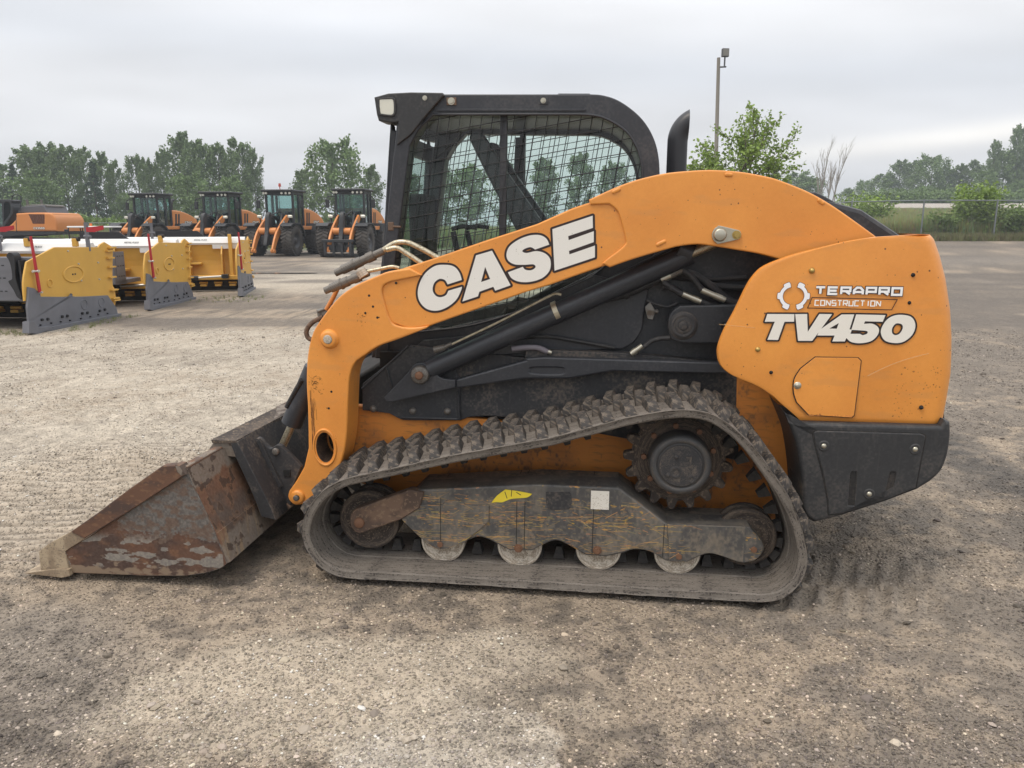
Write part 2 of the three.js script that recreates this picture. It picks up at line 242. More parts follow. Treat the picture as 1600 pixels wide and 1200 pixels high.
{
  const axis = (lo, hi, step, reach, grow) => { const a = []; for (let v = lo; v <= hi; v += step) a.push(v); const down = [], up = []; for (let s = step, v = lo; v > -reach;) { s *= grow; v -= s; down.unshift(v); } for (let s = step, v = a[a.length - 1]; v < reach;) { s *= grow; v += s; up.push(v); } return [...down, ...a, ...up]; };
  const xs = axis(-3.6, 3.6, 0.02, 700, 1.045), zs = axis(-6.2, -1.0, 0.02, 1200, 1.045).filter((v) => v < 40);
  const nx = xs.length, nz = zs.length, P = new Float32Array(nx * nz * 3), C = new Float32Array(nx * nz * 3), U = new Float32Array(nx * nz * 2), I = [];
  for (let j = 0; j < nz; j++) for (let i = 0; i < nx; i++) {
    const o = j * nx + i, x = xs[i], z = zs[j]; P.set([x, groundHeight(x, z), z], o * 3); C.set(groundColour(x, z).map((v) => v / 0.29), o * 3); U.set([x + 0.13 * Math.sin(z * 0.7), z + 0.11 * Math.sin(x * 0.9)], o * 2);
    if (i && j) I.push(o - nx - 1, o - 1, o - nx, o - nx, o - 1, o);
  }
  const g = new THREE.BufferGeometry(); g.setAttribute('position', new THREE.BufferAttribute(P, 3)); g.setAttribute('color', new THREE.BufferAttribute(C, 3)); g.setAttribute('uv', new THREE.BufferAttribute(U, 2)); g.setIndex(I); g.computeVertexNormals();
  // gravel grain: cells of small stones of differing tone
  const cells = (x, y, n, k) => { let d1 = 9, id = 0; const ix = Math.floor(x * n), iy = Math.floor(y * n); for (let a = -1; a < 2; a++) for (let b = -1; b < 2; b++) { const cx = ((ix + a) % n + n) % n, cy = ((iy + b) % n + n) % n, px = ix + a + hash(cx, cy, k), py = iy + b + hash(cx, cy, k + 1), d = Math.hypot(x * n - px, y * n - py); if (d < d1) { d1 = d; id = hash(cx, cy, k + 2); } } return [d1, id]; };
  const N = 1024, hgt = new Float32Array(N * N);
  const map = tex(N, N, [2.3, 2.3], (x, y) => {
    const [d1, i1] = cells(x, y, 400, 5), [d2, i2] = cells(x, y, 170, 15), f = fbm(x * 40, y * 40, 3, 25, 40);
    let v = 0.3 + 0.16 * (f - 0.5) + 0.16 * (i1 - 0.5) * (1 - d1), hh = 0.35 * (1 - d1) * (0.3 + i1);
    if (i2 > 0.55) { const s = 1 - sm(0.25, 0.45, d2); v = lerp(v, 0.14 + 0.34 * Math.pow((i2 - 0.55) / 0.45, 1.5), s * 0.75); hh += s * 0.7; }
    hgt[Math.floor(y * N) * N + Math.floor(x * N)] = hh;
    v = Math.pow(Math.max(0.02, v), 1 / 2.2) * 255; return [v * 1.005, v, v * 0.985];
  });
  const bump = tex(N, N, [2.3, 2.3], (x, y) => [hgt[Math.floor(y * N) * N + Math.floor(x * N)] * 200], false);
  tag(mesh('ground', g, std({ map, bumpMap: bump, bumpScale: 0.011, vertexColors: true, roughness: 0.95 })), null, null, null, 'structure');
}
// loose stones
{
  const stone = (k) => { const g = new THREE.IcosahedronGeometry(1, 0), p = g.attributes.position; for (let i = 0; i < p.count; i++) { const x = p.getX(i), y = p.getY(i), z = p.getZ(i), s = 0.72 + 0.5 * hash(Math.round(x * 40), Math.round(y * 40 + z * 97), k); p.setXYZ(i, x * s, y * s * 0.6, z * s); } g.computeVertexNormals(); return g; };
  const kinds = [stone(1)], mat = std({ roughness: 0.9 }), col = new THREE.Color(), D = new THREE.Object3D();
  const lists = [[]];
  for (let i = 0; i < 230000; i++) {
    const d = 1.8 + 9.5 * Math.pow(rnd(), 1.9), x = rr(-0.76, 0.76) * (d + 0.5), z = -d;
    const dens = fbm(x * 1.7, z * 1.7, 3, 301), [u, w] = toMachine(x, z);
    if (rnd() > sm(0.25, 0.7, dens) + 0.25) continue;
    if (u > -1.6 && u < 1.9 && w < -0.1 && w > -2) continue;
    const q = rnd(); let s = (0.0016 + 0.0036 * q * q * q) * (1 + 0.1 * d);
    if (rnd() < 0.008) s *= rr(1.8, 3.4);
    lists[0].push([x, z, s]);
  }
  for (const [x, d, s] of [[-0.64, 2.7, 0.016], [0.42, 1.95, 0.017], [0.47, 1.95, 0.012], [0.3, 1.72, 0.013], [0.26, 1.7, 0.01], [0.55, 2.25, 0.017], [0.18, 2.42, 0.02], [0.38, 2.55, 0.016], [-0.5, 1.52, 0.022], [-0.98, 2.05, 0.013], [-1.45, 2.5, 0.02], [0.2, 2.65, 0.014]]) lists[0].push([x, -d, s]);
  lists.forEach((L, k) => {
    const m = new THREE.InstancedMesh(kinds[k], mat, L.length); m.name = numbered('gravel'); m.castShadow = m.receiveShadow = true;
    L.forEach(([x, z, s], i) => {
      D.position.set(x, groundHeight(x, z) + s * 0.18, z); D.rotation.set(rr(-0.35, 0.35) + (i % 2) * Math.PI, rr(0, 6.28), rr(-0.35, 0.35)); D.scale.set(s * rr(0.8, 1.3), s * rr(0.8, 1.1), s * rr(0.8, 1.3)); D.updateMatrix(); m.setMatrixAt(i, D.matrix);
      const b = groundColour(x, z), t = rnd(), bright = t < 0.09 ? rr(1.6, 2.5) : t < 0.5 ? rr(0.4, 0.75) : rr(0.75, 1.2), q = t < 0.025 ? 0.55 / Math.max(b[0], 0.2) : bright;
      col.setRGB(Math.min(0.62, b[0] * q), Math.min(0.6, b[1] * q * rr(0.97, 1.02)), Math.min(0.56, b[2] * q * rr(0.94, 1.06))); m.setColorAt(i, col);
    });
    tag(m, 'loose gravel of small pale and dark stones strewn over the lot', 'gravel', null, 'stuff'); scene.add(m);
  });
}

// ---------- the compact track loader: x runs to its rear, z towards the camera, z = 0 at the outer face of the near track
const L = thing('track_loader', MX, 0, MZ, MYAW);
tag(L, 'orange and black compact track loader with mesh-windowed cab and rusty bucket, nearest the camera', 'track loader');
function add(name, geo, mat, parent = L) {            // a part, or with both() a part on the near side and its twin on the far side
  if (!geo.twin) return mesh(name, geo, mat, parent);
  const near = mesh(name, geo.near, mat, parent); near.twin = mesh(name, geo.near.map(mirror), mat, parent.twin ?? parent); return near;
}
const both = (g) => ({ twin: true, near: Array.isArray(g) ? g : [g] });

// --- tracks
const contour = curvy([[0.058,0.004],[0.4,0.007],[0.897,0.005],[1.434,0.004],[1.687,0.004],[1.776,0.006],[1.838,0.025],[1.885,0.064],[1.918,0.12],[1.93,0.192],[1.92,0.269],[1.897,0.344],[1.865,0.417],[1.822,0.493,1],[1.718,0.634,1],[1.663,0.695],[1.599,0.75],[1.528,0.791],[1.451,0.807],[1.347,0.801],[1.193,0.768,1],[0.883,0.672,1],[0.477,0.584,1],[0.126,0.492,1],[0.024,0.465],[-0.042,0.433],[-0.096,0.393],[-0.141,0.339],[-0.174,0.279],[-0.189,0.208],[-0.178,0.146],[-0.149,0.091],[-0.103,0.042],[-0.034,0.01]], 6);
const ring = (() => {                                  // the contour at even steps, with its normals
  const pts = contour.map((p) => p.clone()), len = [0]; for (let i = 0; i < pts.length; i++) len.push(len[i] + pts[i].distanceTo(pts[(i + 1) % pts.length]));
  const total = len[pts.length];
  const at = (s) => { s = ((s % total) + total) % total; let i = 0; while (len[i + 1] < s) i++; const t = (s - len[i]) / (len[i + 1] - len[i]); return pts[i].clone().lerp(pts[(i + 1) % pts.length], t); };
  const frame = (s) => { const p = at(s), t = at(s + 0.018).sub(at(s - 0.018)).normalize(); return { p, t, n: new THREE.Vector2(t.y, -t.x) }; };
  return { total, frame };
})();
const LUGS = 54, pitch = ring.total / LUGS;
function belt(mat, parent, name) {
  const N = 432, prof = [[0.004, -0.003], [0.0, -0.009], [-0.001, -0.030], [-0.006, -0.036], [-0.05, -0.036], [-0.15, -0.037], [-0.152, -0.042], [-0.3, -0.042], [-0.302, -0.037], [-0.40, -0.036], [-0.445, -0.036], [-0.45, -0.03], [-0.45, -0.008], [-0.445, -0.002], [-0.23, 0], [-0.012, 0], [0.004, -0.003]];
  const P = [], U = [], I = [], m = prof.length; let acc = 0; const q = prof.map((a, k) => k ? acc += Math.hypot(a[0] - prof[k - 1][0], a[1] - prof[k - 1][1]) : 0);
  for (let i = 0; i <= N; i++) { const s = i / N * ring.total, f = ring.frame(s); for (let k = 0; k < m; k++) { const wob = k < 5 || k > 13 ? 0.003 * (fbm(s * 14, k * 0.4, 2, 8, 0) - 0.5) : 0, e = prof[k][1] + wob; P.push(f.p.x + f.n.x * e, f.p.y + f.n.y * e, prof[k][0] + wob); U.push(s * 0.7 * Math.round(ring.total / 0.7) / ring.total, q[k]); if (i < N && k < m - 1) { const a = i * m + k, b = a + m; I.push(a, a + 1, b, b, a + 1, b + 1); } } }
  const g = new THREE.BufferGeometry(); g.setAttribute('position', new THREE.Float32BufferAttribute(P, 3)); g.setAttribute('uv', new THREE.Float32BufferAttribute(U, 2)); g.setIndex(I);
  return toCreasedNormals(g, 0.6);
}
// one tread block: narrower at its top, both ends sloped, skewed along the belt
function block(w0, w1, e0, e1, half, h, skew) {
  const s = (w) => skew * (w - w0), P = [], c = (x, y, z) => V(x, y, z), hs = half, ht = half * 0.7;
  const prof = [[-hs, -0.004], [-ht * 1.06, h * 0.78], [-ht * 0.9, h], [ht * 0.9, h], [ht * 1.06, h * 0.78], [hs, -0.004]];
  const ends = [[w0, 0], [w0 - e0, 1], [w1 + e1, 1], [w1, 0]];
  const row = (w, k) => prof.map(([x, y]) => c(x + s(w), k ? y : Math.min(y, 0.001), w));
  const rows = ends.map(([w, k]) => row(w, k)), tri = (a, b, d) => { P.push(...a.toArray(), ...b.toArray(), ...d.toArray()); };
  for (let r = 0; r < 3; r++) for (let i = 0; i < 5; i++) { const a = rows[r][i], b = rows[r][i + 1], d = rows[r + 1][i], e = rows[r + 1][i + 1]; tri(a, b, d); tri(b, e, d); }
  const g = new THREE.BufferGeometry(); g.setAttribute('position', new THREE.Float32BufferAttribute(P, 3)); g.computeVertexNormals();
  const U = []; for (let i = 0; i < P.length; i += 3) U.push(P[i] + P[i + 1], P[i + 2]); g.setAttribute('uv', new THREE.Float32BufferAttribute(U, 2)); return g;
}
const H = 0.037, rows3 = [[block(-0.006, -0.17, 0.034, 0.012, 0.027, H, 0.12), 0], [block(-0.15, -0.31, 0.012, 0.012, 0.027, H, 0.0), 0.5], [block(-0.29, -0.444, 0.012, 0.03, 0.027, H, -0.12), 0]];
const guideShape = (() => { const g = new THREE.CylinderGeometry(0.017, 0.034, 0.05, 4, 1); g.rotateY(Math.PI / 4); g.scale(1, 1, 1.1); return g.toNonIndexed(); })(); guideShape.computeVertexNormals();
const beltGeo = belt();
const T = add('track', beltGeo, M.rubber);
for (const [geo, off] of rows3) for (let i = 0; i < LUGS; i++) {
  const f = ring.frame((i + off) * pitch), m = add('tread_block', geo, M.rubberDark, T); m.position.set(f.p.x, f.p.y, 0); m.rotation.z = Math.atan2(f.n.y, f.n.x) - Math.PI / 2;
}
for (let i = 0; i < LUGS; i++) { const f = ring.frame((i + 0.3) * pitch), m = add('guide_lug', guideShape, M.innerRubber, T); m.position.set(f.p.x - f.n.x * 0.08, f.p.y - f.n.y * 0.08, -0.225); m.rotation.z = Math.atan2(f.n.y, f.n.x) + Math.PI / 2; }
const far = [beltGeo]; for (const [geo, off] of rows3) for (let i = 0; i < LUGS; i++) { const f = ring.frame((i + off) * pitch), g = geo.clone(); g.rotateZ(Math.atan2(f.n.y, f.n.x) - Math.PI / 2); g.translate(f.p.x, f.p.y, 0); far.push(g); }
add('track', mirror(merge(far)), M.rubberDark);

// --- undercarriage
const frameTex = (() => {
  const c = document.createElement('canvas'); c.width = 1500; c.height = 420; const x = c.getContext('2d'), S = 1000;
  for (let j = 0; j < 420; j += 2) for (let i = 0; i < 1500; i += 2) { const a = fbm(i * 0.011, j * 0.011, 4, 401), b = fbm(i * 0.09, j * 0.07, 4, 402), lowDust = fbm(i * 0.03, j * 0.018, 5, 404); let q = mixc([84, 83, 82], [108, 104, 98], sm(0.35, 0.65, a)); q = mixc(q, [132, 120, 104], sm(0.4, 0.66, lowDust * 0.4 + b * 0.45 + (j > 250 ? 0.08 : j > 140 ? 0.04 : -0.04)) * 0.62); q = q.map((v) => v + (b - 0.5) * 18); x.fillStyle = `rgb(${q.map((v) => v | 0).join(',')})`; x.fillRect(i, j, 2, 2); }
  let k = 4001; const R = () => hash(k++, 3, 9);
  for (let i = 0; i < 780; i++) { const y = 150 + [10, 70, 95, 170, 200][R() * 5 | 0] + 40 * (R() + R() - 1), tl = (R() - 0.5) * (R() < 0.3 ? 1.4 : 0.22), X = R() * 1250, l = 12 + 170 * R() * R() * R(), t = 1.1 + 3.6 * R() * R() * R(); x.strokeStyle = `rgba(${180 + 44 * R() | 0},${136 + 36 * R() | 0},${70 + 34 * R() | 0},${0.4 + 0.6 * R()})`; x.lineWidth = t; x.beginPath(); x.moveTo(X, y); x.bezierCurveTo(X + l * 0.3, y + tl * l * 0.3 + 6 * (R() - 0.5), X + l * 0.6, y + tl * l * 0.6 + 8 * (R() - 0.5), X + l, y + tl * l); x.stroke(); }
  for (let i = 0; i < 120; i++) { x.fillStyle = `rgba(${186 + 20 * R() | 0},${138 + 20 * R() | 0},${62 + 20 * R() | 0},${0.5 + 0.4 * R()})`; const X = R() * 1200, y = 130 + 150 * R(); x.beginPath(); x.ellipse(X, y, 2 + 16 * R() * R(), 0.8 + 2.5 * R(), 0.1, 0, 6.3); x.fill(); }
  for (const X of [205, 540, 575, 870, 1170]) { x.strokeStyle = 'rgba(26,24,23,0.9)'; x.lineWidth = 3; x.beginPath(); x.moveTo(X, 150); x.lineTo(X - 3, 395); x.stroke(); }
  const t = new THREE.CanvasTexture(c); t.colorSpace = THREE.SRGBColorSpace; t.wrapS = t.wrapT = THREE.RepeatWrapping; t.repeat.set(1 / 1.5, 1 / 0.42); t.offset.set(-0.2 / 1.5, -0.08 / 0.42); return t;
})();
M.roller_frame = std({ map: frameTex, roughness: 0.55, metalness: 0.2, bumpMap: grain, bumpScale: 0.0008 });
const frameOut = [[0.304,0.383,1],[0.238,0.315,1],[0.227,0.237,1],[0.307,0.16,1],[0.375,0.112],[0.433,0.115,1],[0.505,0.146,1],[0.568,0.176],[0.62,0.164,1],[0.71,0.118,1],[0.809,0.124,1],[0.859,0.156],[0.909,0.177],[0.953,0.164],[1.04,0.116,1],[1.13,0.115,1],[1.204,0.137],[1.249,0.154],[1.317,0.146],[1.381,0.109,1],[1.472,0.108,1],[1.526,0.14],[1.571,0.152],[1.632,0.141],[1.678,0.12,1],[1.712,0.119],[1.756,0.136],[1.784,0.181],[1.774,0.22,1],[1.721,0.28,1],[1.382,0.277,1],[1.174,0.43,1],[0.829,0.43,1]];
add('roller_frame', both(plate(frameOut, -0.12, -0.34, 0.008)), M.roller_frame);
const uf = L.children[L.children.length - 1];
add('frame_plate', plate([[0.238,0.316,1],[0.23,0.241,1],[0.309,0.164,1],[0.377,0.116],[0.435,0.119,1],[0.507,0.15,1],[0.619,0.254,1],[0.619,0.328,1],[0.524,0.323],[0.501,0.34],[0.439,0.34],[0.41,0.318,1]], -0.112, -0.121, 0.002), M.roller_frame, uf);
add('frame_plate', plate([[1.381,0.278,1],[1.709,0.284,1],[1.764,0.224,1],[1.777,0.185],[1.754,0.143],[1.71,0.126],[1.671,0.13,1],[1.569,0.159],[1.517,0.144],[1.471,0.115,1],[1.396,0.111,1]], -0.113, -0.121, 0.002), M.roller_frame, uf);
for (const [x, y] of [[0.4,0.136],[0.747,0.134],[1.089,0.144],[1.435,0.137],[1.741,0.186]]) add('bolt', bolt(x, y, -0.118, 0.014, 0.012), M.rustBolt, uf);
add('cover_disc', turned(...[[0.329,0.233]][0], [[0, 0.002], [0.017, 0.002], [0.02, -0.004]].map(([r, z]) => [r, z - 0.116])), M.dullSteel, uf);
add('hatch', plate([[0.865,0.399,1],[0.966,0.404,1],[0.975,0.384],[0.973,0.335],[0.954,0.323,1],[0.885,0.319],[0.868,0.342]], -0.117, -0.122, 0.001), M.darkDusty, uf);
decal('warning_sticker', ...bounds([[[0.624,0.412],[0.81,0.316]]], 0), -0.1155, 1500, (x) => { path(x, [[0.629,0.339,1],[0.654,0.373],[0.691,0.403,1],[0.752,0.397],[0.807,0.388,1],[0.782,0.37],[0.718,0.361],[0.677,0.344],[0.651,0.343]]); x.fillStyle = '#ead23c'; x.fill(); x.strokeStyle = '#3a352c'; x.lineWidth = 0.003; x.beginPath(); for (const [a, b, c, d] of [[0, 0, 0.01, -0.03], [0.03, 0.01, 0.028, -0.02], [0.05, 0.0, 0.07, -0.012]]) { const [q] = [[0.688,0.392]]; x.moveTo(q[0] + a, q[1] + b); x.lineTo(q[0] + c, q[1] + d); } x.stroke(); }, uf);
decal('white_sticker', ...bounds([[[1.053,0.414],[1.139,0.331]]], 0), -0.1155, 1200, (x) => { const [a, b] = [[1.057,0.33],[1.134,0.414]]; x.fillStyle = '#dedad0'; x.fillRect(a[0], a[1], b[0] - a[0], b[1] - a[1]); for (let i = 0; i < 160; i++) { x.fillStyle = hash(i, 5, 3) < 0.5 ? 'rgba(150,138,120,.6)' : 'rgba(226,222,212,.7)'; x.fillRect(a[0] + hash(i, 1, 7) * 0.075, a[1] + hash(i, 2, 7) * 0.072, 0.003, 0.002); } }, uf);
add('idler_arm', both(plate([[0.001,0.264],[0.025,0.286,1],[0.272,0.386,1],[0.334,0.377,1],[0.312,0.302,1],[0.233,0.248,1],[0.071,0.183],[0.032,0.172],[0.004,0.191],[-0.007,0.227]], -0.105, -0.16, 0.006)), M.rustMetal);
add('pin', turned(...[[0.037,0.223]][0], [[0, -0.092], [0.02, -0.093], [0.024, -0.1], [0.025, -0.11]]), M.rustBolt);
function wheelLathe(x, y, r, w0, w1, hub) { return turned(x, y, [[0.01, w0 + 0.012], [hub, w0 + 0.012], [hub + 0.006, w0 - 0.006], [r * 0.78, w0 - 0.008], [r * 0.86, w0], [r - 0.004, w0], [r, w0 - 0.006], [r, w1 + 0.006], [r - 0.006, w1], [0.01, w1]], 40); }
{ const [[x, y]] = [[0.062,0.212]]; add('idler_wheel', both([wheelLathe(x, y, 0.138, -0.165, -0.205, 0.05), wheelLathe(x, y, 0.138, -0.245, -0.285, 0.05)]), M.mudDark); }
for (const [x, y] of [[0.403,0.132],[0.748,0.129],[1.094,0.133],[1.431,0.134]]) add('roller', both([wheelLathe(x, y, 0.099, -0.15, -0.2, 0.04), wheelLathe(x, y, 0.099, -0.25, -0.3, 0.04)]), M.roller);
{ const [[x, y]] = [[1.723,0.201]]; add('idler_wheel', both([wheelLathe(x, y, 0.13, -0.2, -0.23, 0.06), wheelLathe(x, y, 0.13, -0.26, -0.29, 0.06)]), M.mudDark); }
// drive sprocket
{
  const [[x, y]] = [[1.423,0.544]], n = 17, p = [];
  for (let i = 0; i < n; i++) for (const [f, r] of [[0.0, 0.188], [0.16, 0.194], [0.32, 0.226], [0.43, 0.233], [0.57, 0.233], [0.68, 0.226], [0.84, 0.194]]) { const a = (i + f) / n * 2 * Math.PI; p.push([x + r * Math.cos(a), y + r * Math.sin(a)]); }
  const sp = add('sprocket', both(plate(p, -0.21, -0.255, 0.006, [circlePts(x, y, 0.1, 16)])), M.mudDark);
  add('flange', both(turned(x, y, [[0.2, -0.225], [0.17, -0.2], [0.155, -0.196], [0.14, -0.198], [0.125, -0.2], [0.1, -0.2]])), M.mudDark, sp);
  for (let i = 0; i < 9; i++) { const a = i / 9 * 6.283 + 0.3; add('bolt', cyl([x + 0.147 * Math.cos(a), y + 0.147 * Math.sin(a), -0.2], [x + 0.147 * Math.cos(a), y + 0.147 * Math.sin(a), -0.18], 0.013, 0.012, 6), M.rustBolt, sp); }
  add('hub', both(turned(x, y, [[0, -0.098], [0.09, -0.098], [0.094, -0.102], [0.097, -0.102], [0.1, -0.094], [0.112, -0.094], [0.124, -0.1], [0.128, -0.115], [0.128, -0.21]], 44)), M.hub, sp);
  add('hub_cap', [turned(x, y, [[0, -0.091], [0.086, -0.091], [0.09, -0.095], [0.09, -0.099]], 40), turned(x - 0.02, y + 0.04, [[0, -0.084], [0.009, -0.084], [0.011, -0.091]], 12), turned(x - 0.05, y - 0.04, [[0, -0.084], [0.009, -0.084], [0.011, -0.091]], 12), turned(x - 0.02, y - 0.028, [[0.012, -0.0905], [0.016, -0.088], [0.024, -0.088], [0.028, -0.0905]], 20), box(x + 0.034, x + 0.042, y - 0.03, y + 0.045, -0.091, -0.0875), box(x + 0.02, x + 0.034, y + 0.036, y + 0.043, -0.091, -0.0875), turned(x + 0.045, y - 0.055, [[0.008, -0.0905], [0.011, -0.0885], [0.016, -0.0885], [0.019, -0.0905]], 16)], M.darkDusty, sp);
}

// --- chassis
const chassisTop = [[-0.112,0.644,1],[-0.098,0.667,1],[0.673,0.606,1],[1.686,0.861,1],[1.99,0.708,1],[2.032,0.225,1],[1.671,0.112,1],[0.166,0.134,1],[-0.127,0.303,1]];
add('chassis_side', both(plate(chassisTop, -0.48, -0.52, 0.005)), M.dirtyOrange);
add('chassis', [box(...(() => { const [a, b] = [[0.03,0.12],[2.08,0.823]]; return [a[0], b[0], 0.22, b[1] + 0.1]; })(), -1.46, -0.52)], M.cavity);
add('side_cover', both(plate([[-0.042,0.776,1],[0.194,0.965,1],[0.765,0.917,1],[1.697,0.894,1],[1.717,0.464,1],[1.271,0.539,1],[0.661,0.632],[0.469,0.629,1],[0.429,0.612,1],[0.184,0.604],[0.137,0.609],[0.084,0.636,1],[-0.041,0.648,1]], -0.462, -0.49, 0.004)), M.darkDusty);
add('rear_side_panel', both(plate([[1.686,0.867,1],[1.864,0.799],[1.957,0.655,1],[2.01,0.418],[2.024,0.236,1],[1.824,0.35,1],[1.699,0.557,1]], -0.452, -0.485, 0.004)), M.dirtyOrange);
add('step_plate', [plate([[-0.039,0.778,1],[0.196,0.964,1],[0.215,0.958,1],[0.378,0.955,1],[0.436,0.791,1],[0.428,0.615,1],[0.186,0.607,1],[0.14,0.612,1],[0.087,0.638,1],[-0.044,0.65,1]], -0.452, -0.47, 0.003), ...[[[-0.04,0.756],[0.19,0.964]], [[0.08,0.864],[0.107,0.767]], [[0.421,0.76],[0.428,0.621]], [[0.149,0.621],[0.419,0.621]]].map(([a, b]) => cyl([...a.slice(0, 2), -0.45], [...b.slice(0, 2), -0.45], 0.006, 0.006, 6))], M.black);
for (const [x, y] of [[0.01,0.658],[0.203,0.654],[0.37,0.656]]) add('bolt', turned(x, y, [[0, -0.438], [0.01, -0.439], [0.016, -0.446], [0.018, -0.452]], 14), M.dullSteel);
// upper body behind the arm
add('body_side', both([plate([[0.15,0.897,1],[0.246,0.984,1],[0.49,1.013,1],[0.76,1.089,1],[0.978,1.203,1],[1.133,1.296,1],[1.272,1.368,1],[1.409,1.438,1],[1.655,1.439,1],[2.066,1.331,1],[2.107,0.824,1],[1.549,0.839,1],[0.365,0.778,1]], -0.5, -0.53, 0.005)]), M.black);
add('cover_plate', both(plate([[0.79,1.18,1],[1.048,1.297,1],[1.287,1.237,1],[1.269,1.128],[1.262,1.056],[1.227,0.997],[1.18,0.967,1],[0.739,0.937,1],[0.371,0.905,1],[0.554,1.029,1]], -0.478, -0.502, 0.005)), M.satin);
add('rear_body', [plate([[1.383,1.553,1],[1.841,1.675,1],[2.179,1.582,1],[2.464,1.399,1],[2.632,0.602,1],[1.62,0.571,1],[1.265,1.298,1]], -0.535, -1.445, 0.02)], M.black);
add('ledge', plate([[0.744,0.963,1],[1.199,0.955,1],[1.6,0.923,1],[1.601,0.897,1],[0.738,0.892,1]], -0.43, -0.49, 0.003), M.darkDusty);
// long sill with its slotted end plate
add('sill', both([plate([[0.416,0.818,1],[0.747,0.918,1],[0.747,0.927,1],[0.828,0.935,1],[1.601,0.928,1],[1.645,0.878,1],[1.136,0.877,1],[0.942,0.838,1],[0.742,0.833,1],[0.425,0.779,1]], -0.4, -0.46, 0.008, [[[0.78,0.884],[0.901,0.886],[0.916,0.875],[0.901,0.86],[0.78,0.86],[0.768,0.872]]]), plate([[0.757,0.891,1],[0.932,0.892,1],[0.932,0.845,1],[0.757,0.844,1]], -0.407, -0.43, 0.001)]), M.satin);
// base bracket of the lift cylinder
add('cylinder_bracket', both(plate([[0.086,0.732,1],[0.199,0.847],[0.231,0.887],[0.273,0.899],[0.308,0.882],[0.355,0.833],[0.426,0.823,1],[0.423,0.787,1],[0.116,0.709,1],[0.092,0.714,1]], -0.38, -0.4, 0.004)), M.satin);
{ const [[x, y]] = [[0.264,0.846]]; add('pivot', both([turned(x, y, [[0, -0.352], [0.022, -0.352], [0.026, -0.356], [0.036, -0.356], [0.043, -0.362], [0.043, -0.46]])]), M.dullSteel); add('pin', turned(x, y, [[0, -0.338], [0.014, -0.338], [0.02, -0.344], [0.02, -0.354]], 8), M.rustBolt); }
// lift cylinder
const lc = (p, w) => [p[0], p[1], w];
{
  const [a, b, c, d, e] = [[0.301,0.865],[1.454,1.397],[0.883,1.139],[1.53,1.43],[0.356,0.893]];
  const cy = add('lift_cylinder', both([cyl(lc(a, -0.41), lc(b, -0.41), 0.046, 0.046, 32), cyl(lc([b[0] - 0.05, b[1] + 0.022], -0.41), lc([b[0] + 0.004, b[1] - 0.002], -0.41), 0.05, 0.05, 32)]), M.satin);
  add('rod', both(cyl(lc(b, -0.41), lc([b[0] + 0.12, b[1] + 0.054], -0.41), 0.022)), M.pipe, cy);
  const dir = [(b[0] - a[0]), (b[1] - a[1])].map((v) => v / Math.hypot(b[0] - a[0], b[1] - a[1]));
  add('clamp', cyl(lc([c[0] - dir[0] * 0.011, c[1] - dir[1] * 0.011], -0.41), lc([c[0] + dir[0] * 0.011, c[1] + dir[1] * 0.011], -0.41), 0.0485, 0.0485, 32), M.pipe, cy);
  add('hydraulic_pipe', tube([...[[0.398,0.982]], ...[[0.631,1.096]], ...[[0.852,1.211]], ...[[0.88,1.223]], ...[[0.905,1.218]]].map((p) => lc(p, -0.365)), 0.0055, 40), M.pipe, cy);
  add('pipe_fitting', [cyl(lc([[0.333,0.963]][0], -0.365), lc([[0.38,0.976]][0], -0.365), 0.017, 0.014, 10), cyl(lc([[0.374,0.973]][0], -0.365), lc([[0.415,0.994]][0], -0.365), 0.011, 0.009, 6)], M.dullSteel, cy);
  add('hydraulic_pipe', [tube([[[0.855,1.117]], [[1.08,1.191]], [[1.204,1.226]], [[1.325,1.285]], [[1.411,1.321]]].map((p) => lc(p[0], -0.43)), 0.017, 30, 10), ...[[[1.177,1.214],[1.193,1.223]], [[1.204,1.229],[1.217,1.237]]].map(([p, q]) => cyl(lc(p, -0.43), lc(q, -0.43), 0.022))], M.rubberHose, cy);
  add('pipe_fitting', [cyl(lc([[1.334,1.285]][0], -0.425), lc([[1.379,1.305]][0], -0.425), 0.019, 0.017, 8)], M.zinc, cy);
  add('pipe_fitting', [cyl(lc([[1.374,1.302]][0], -0.425), lc([[1.421,1.33]][0], -0.425), 0.017, 0.019, 10)], M.dullSteel, cy);
}
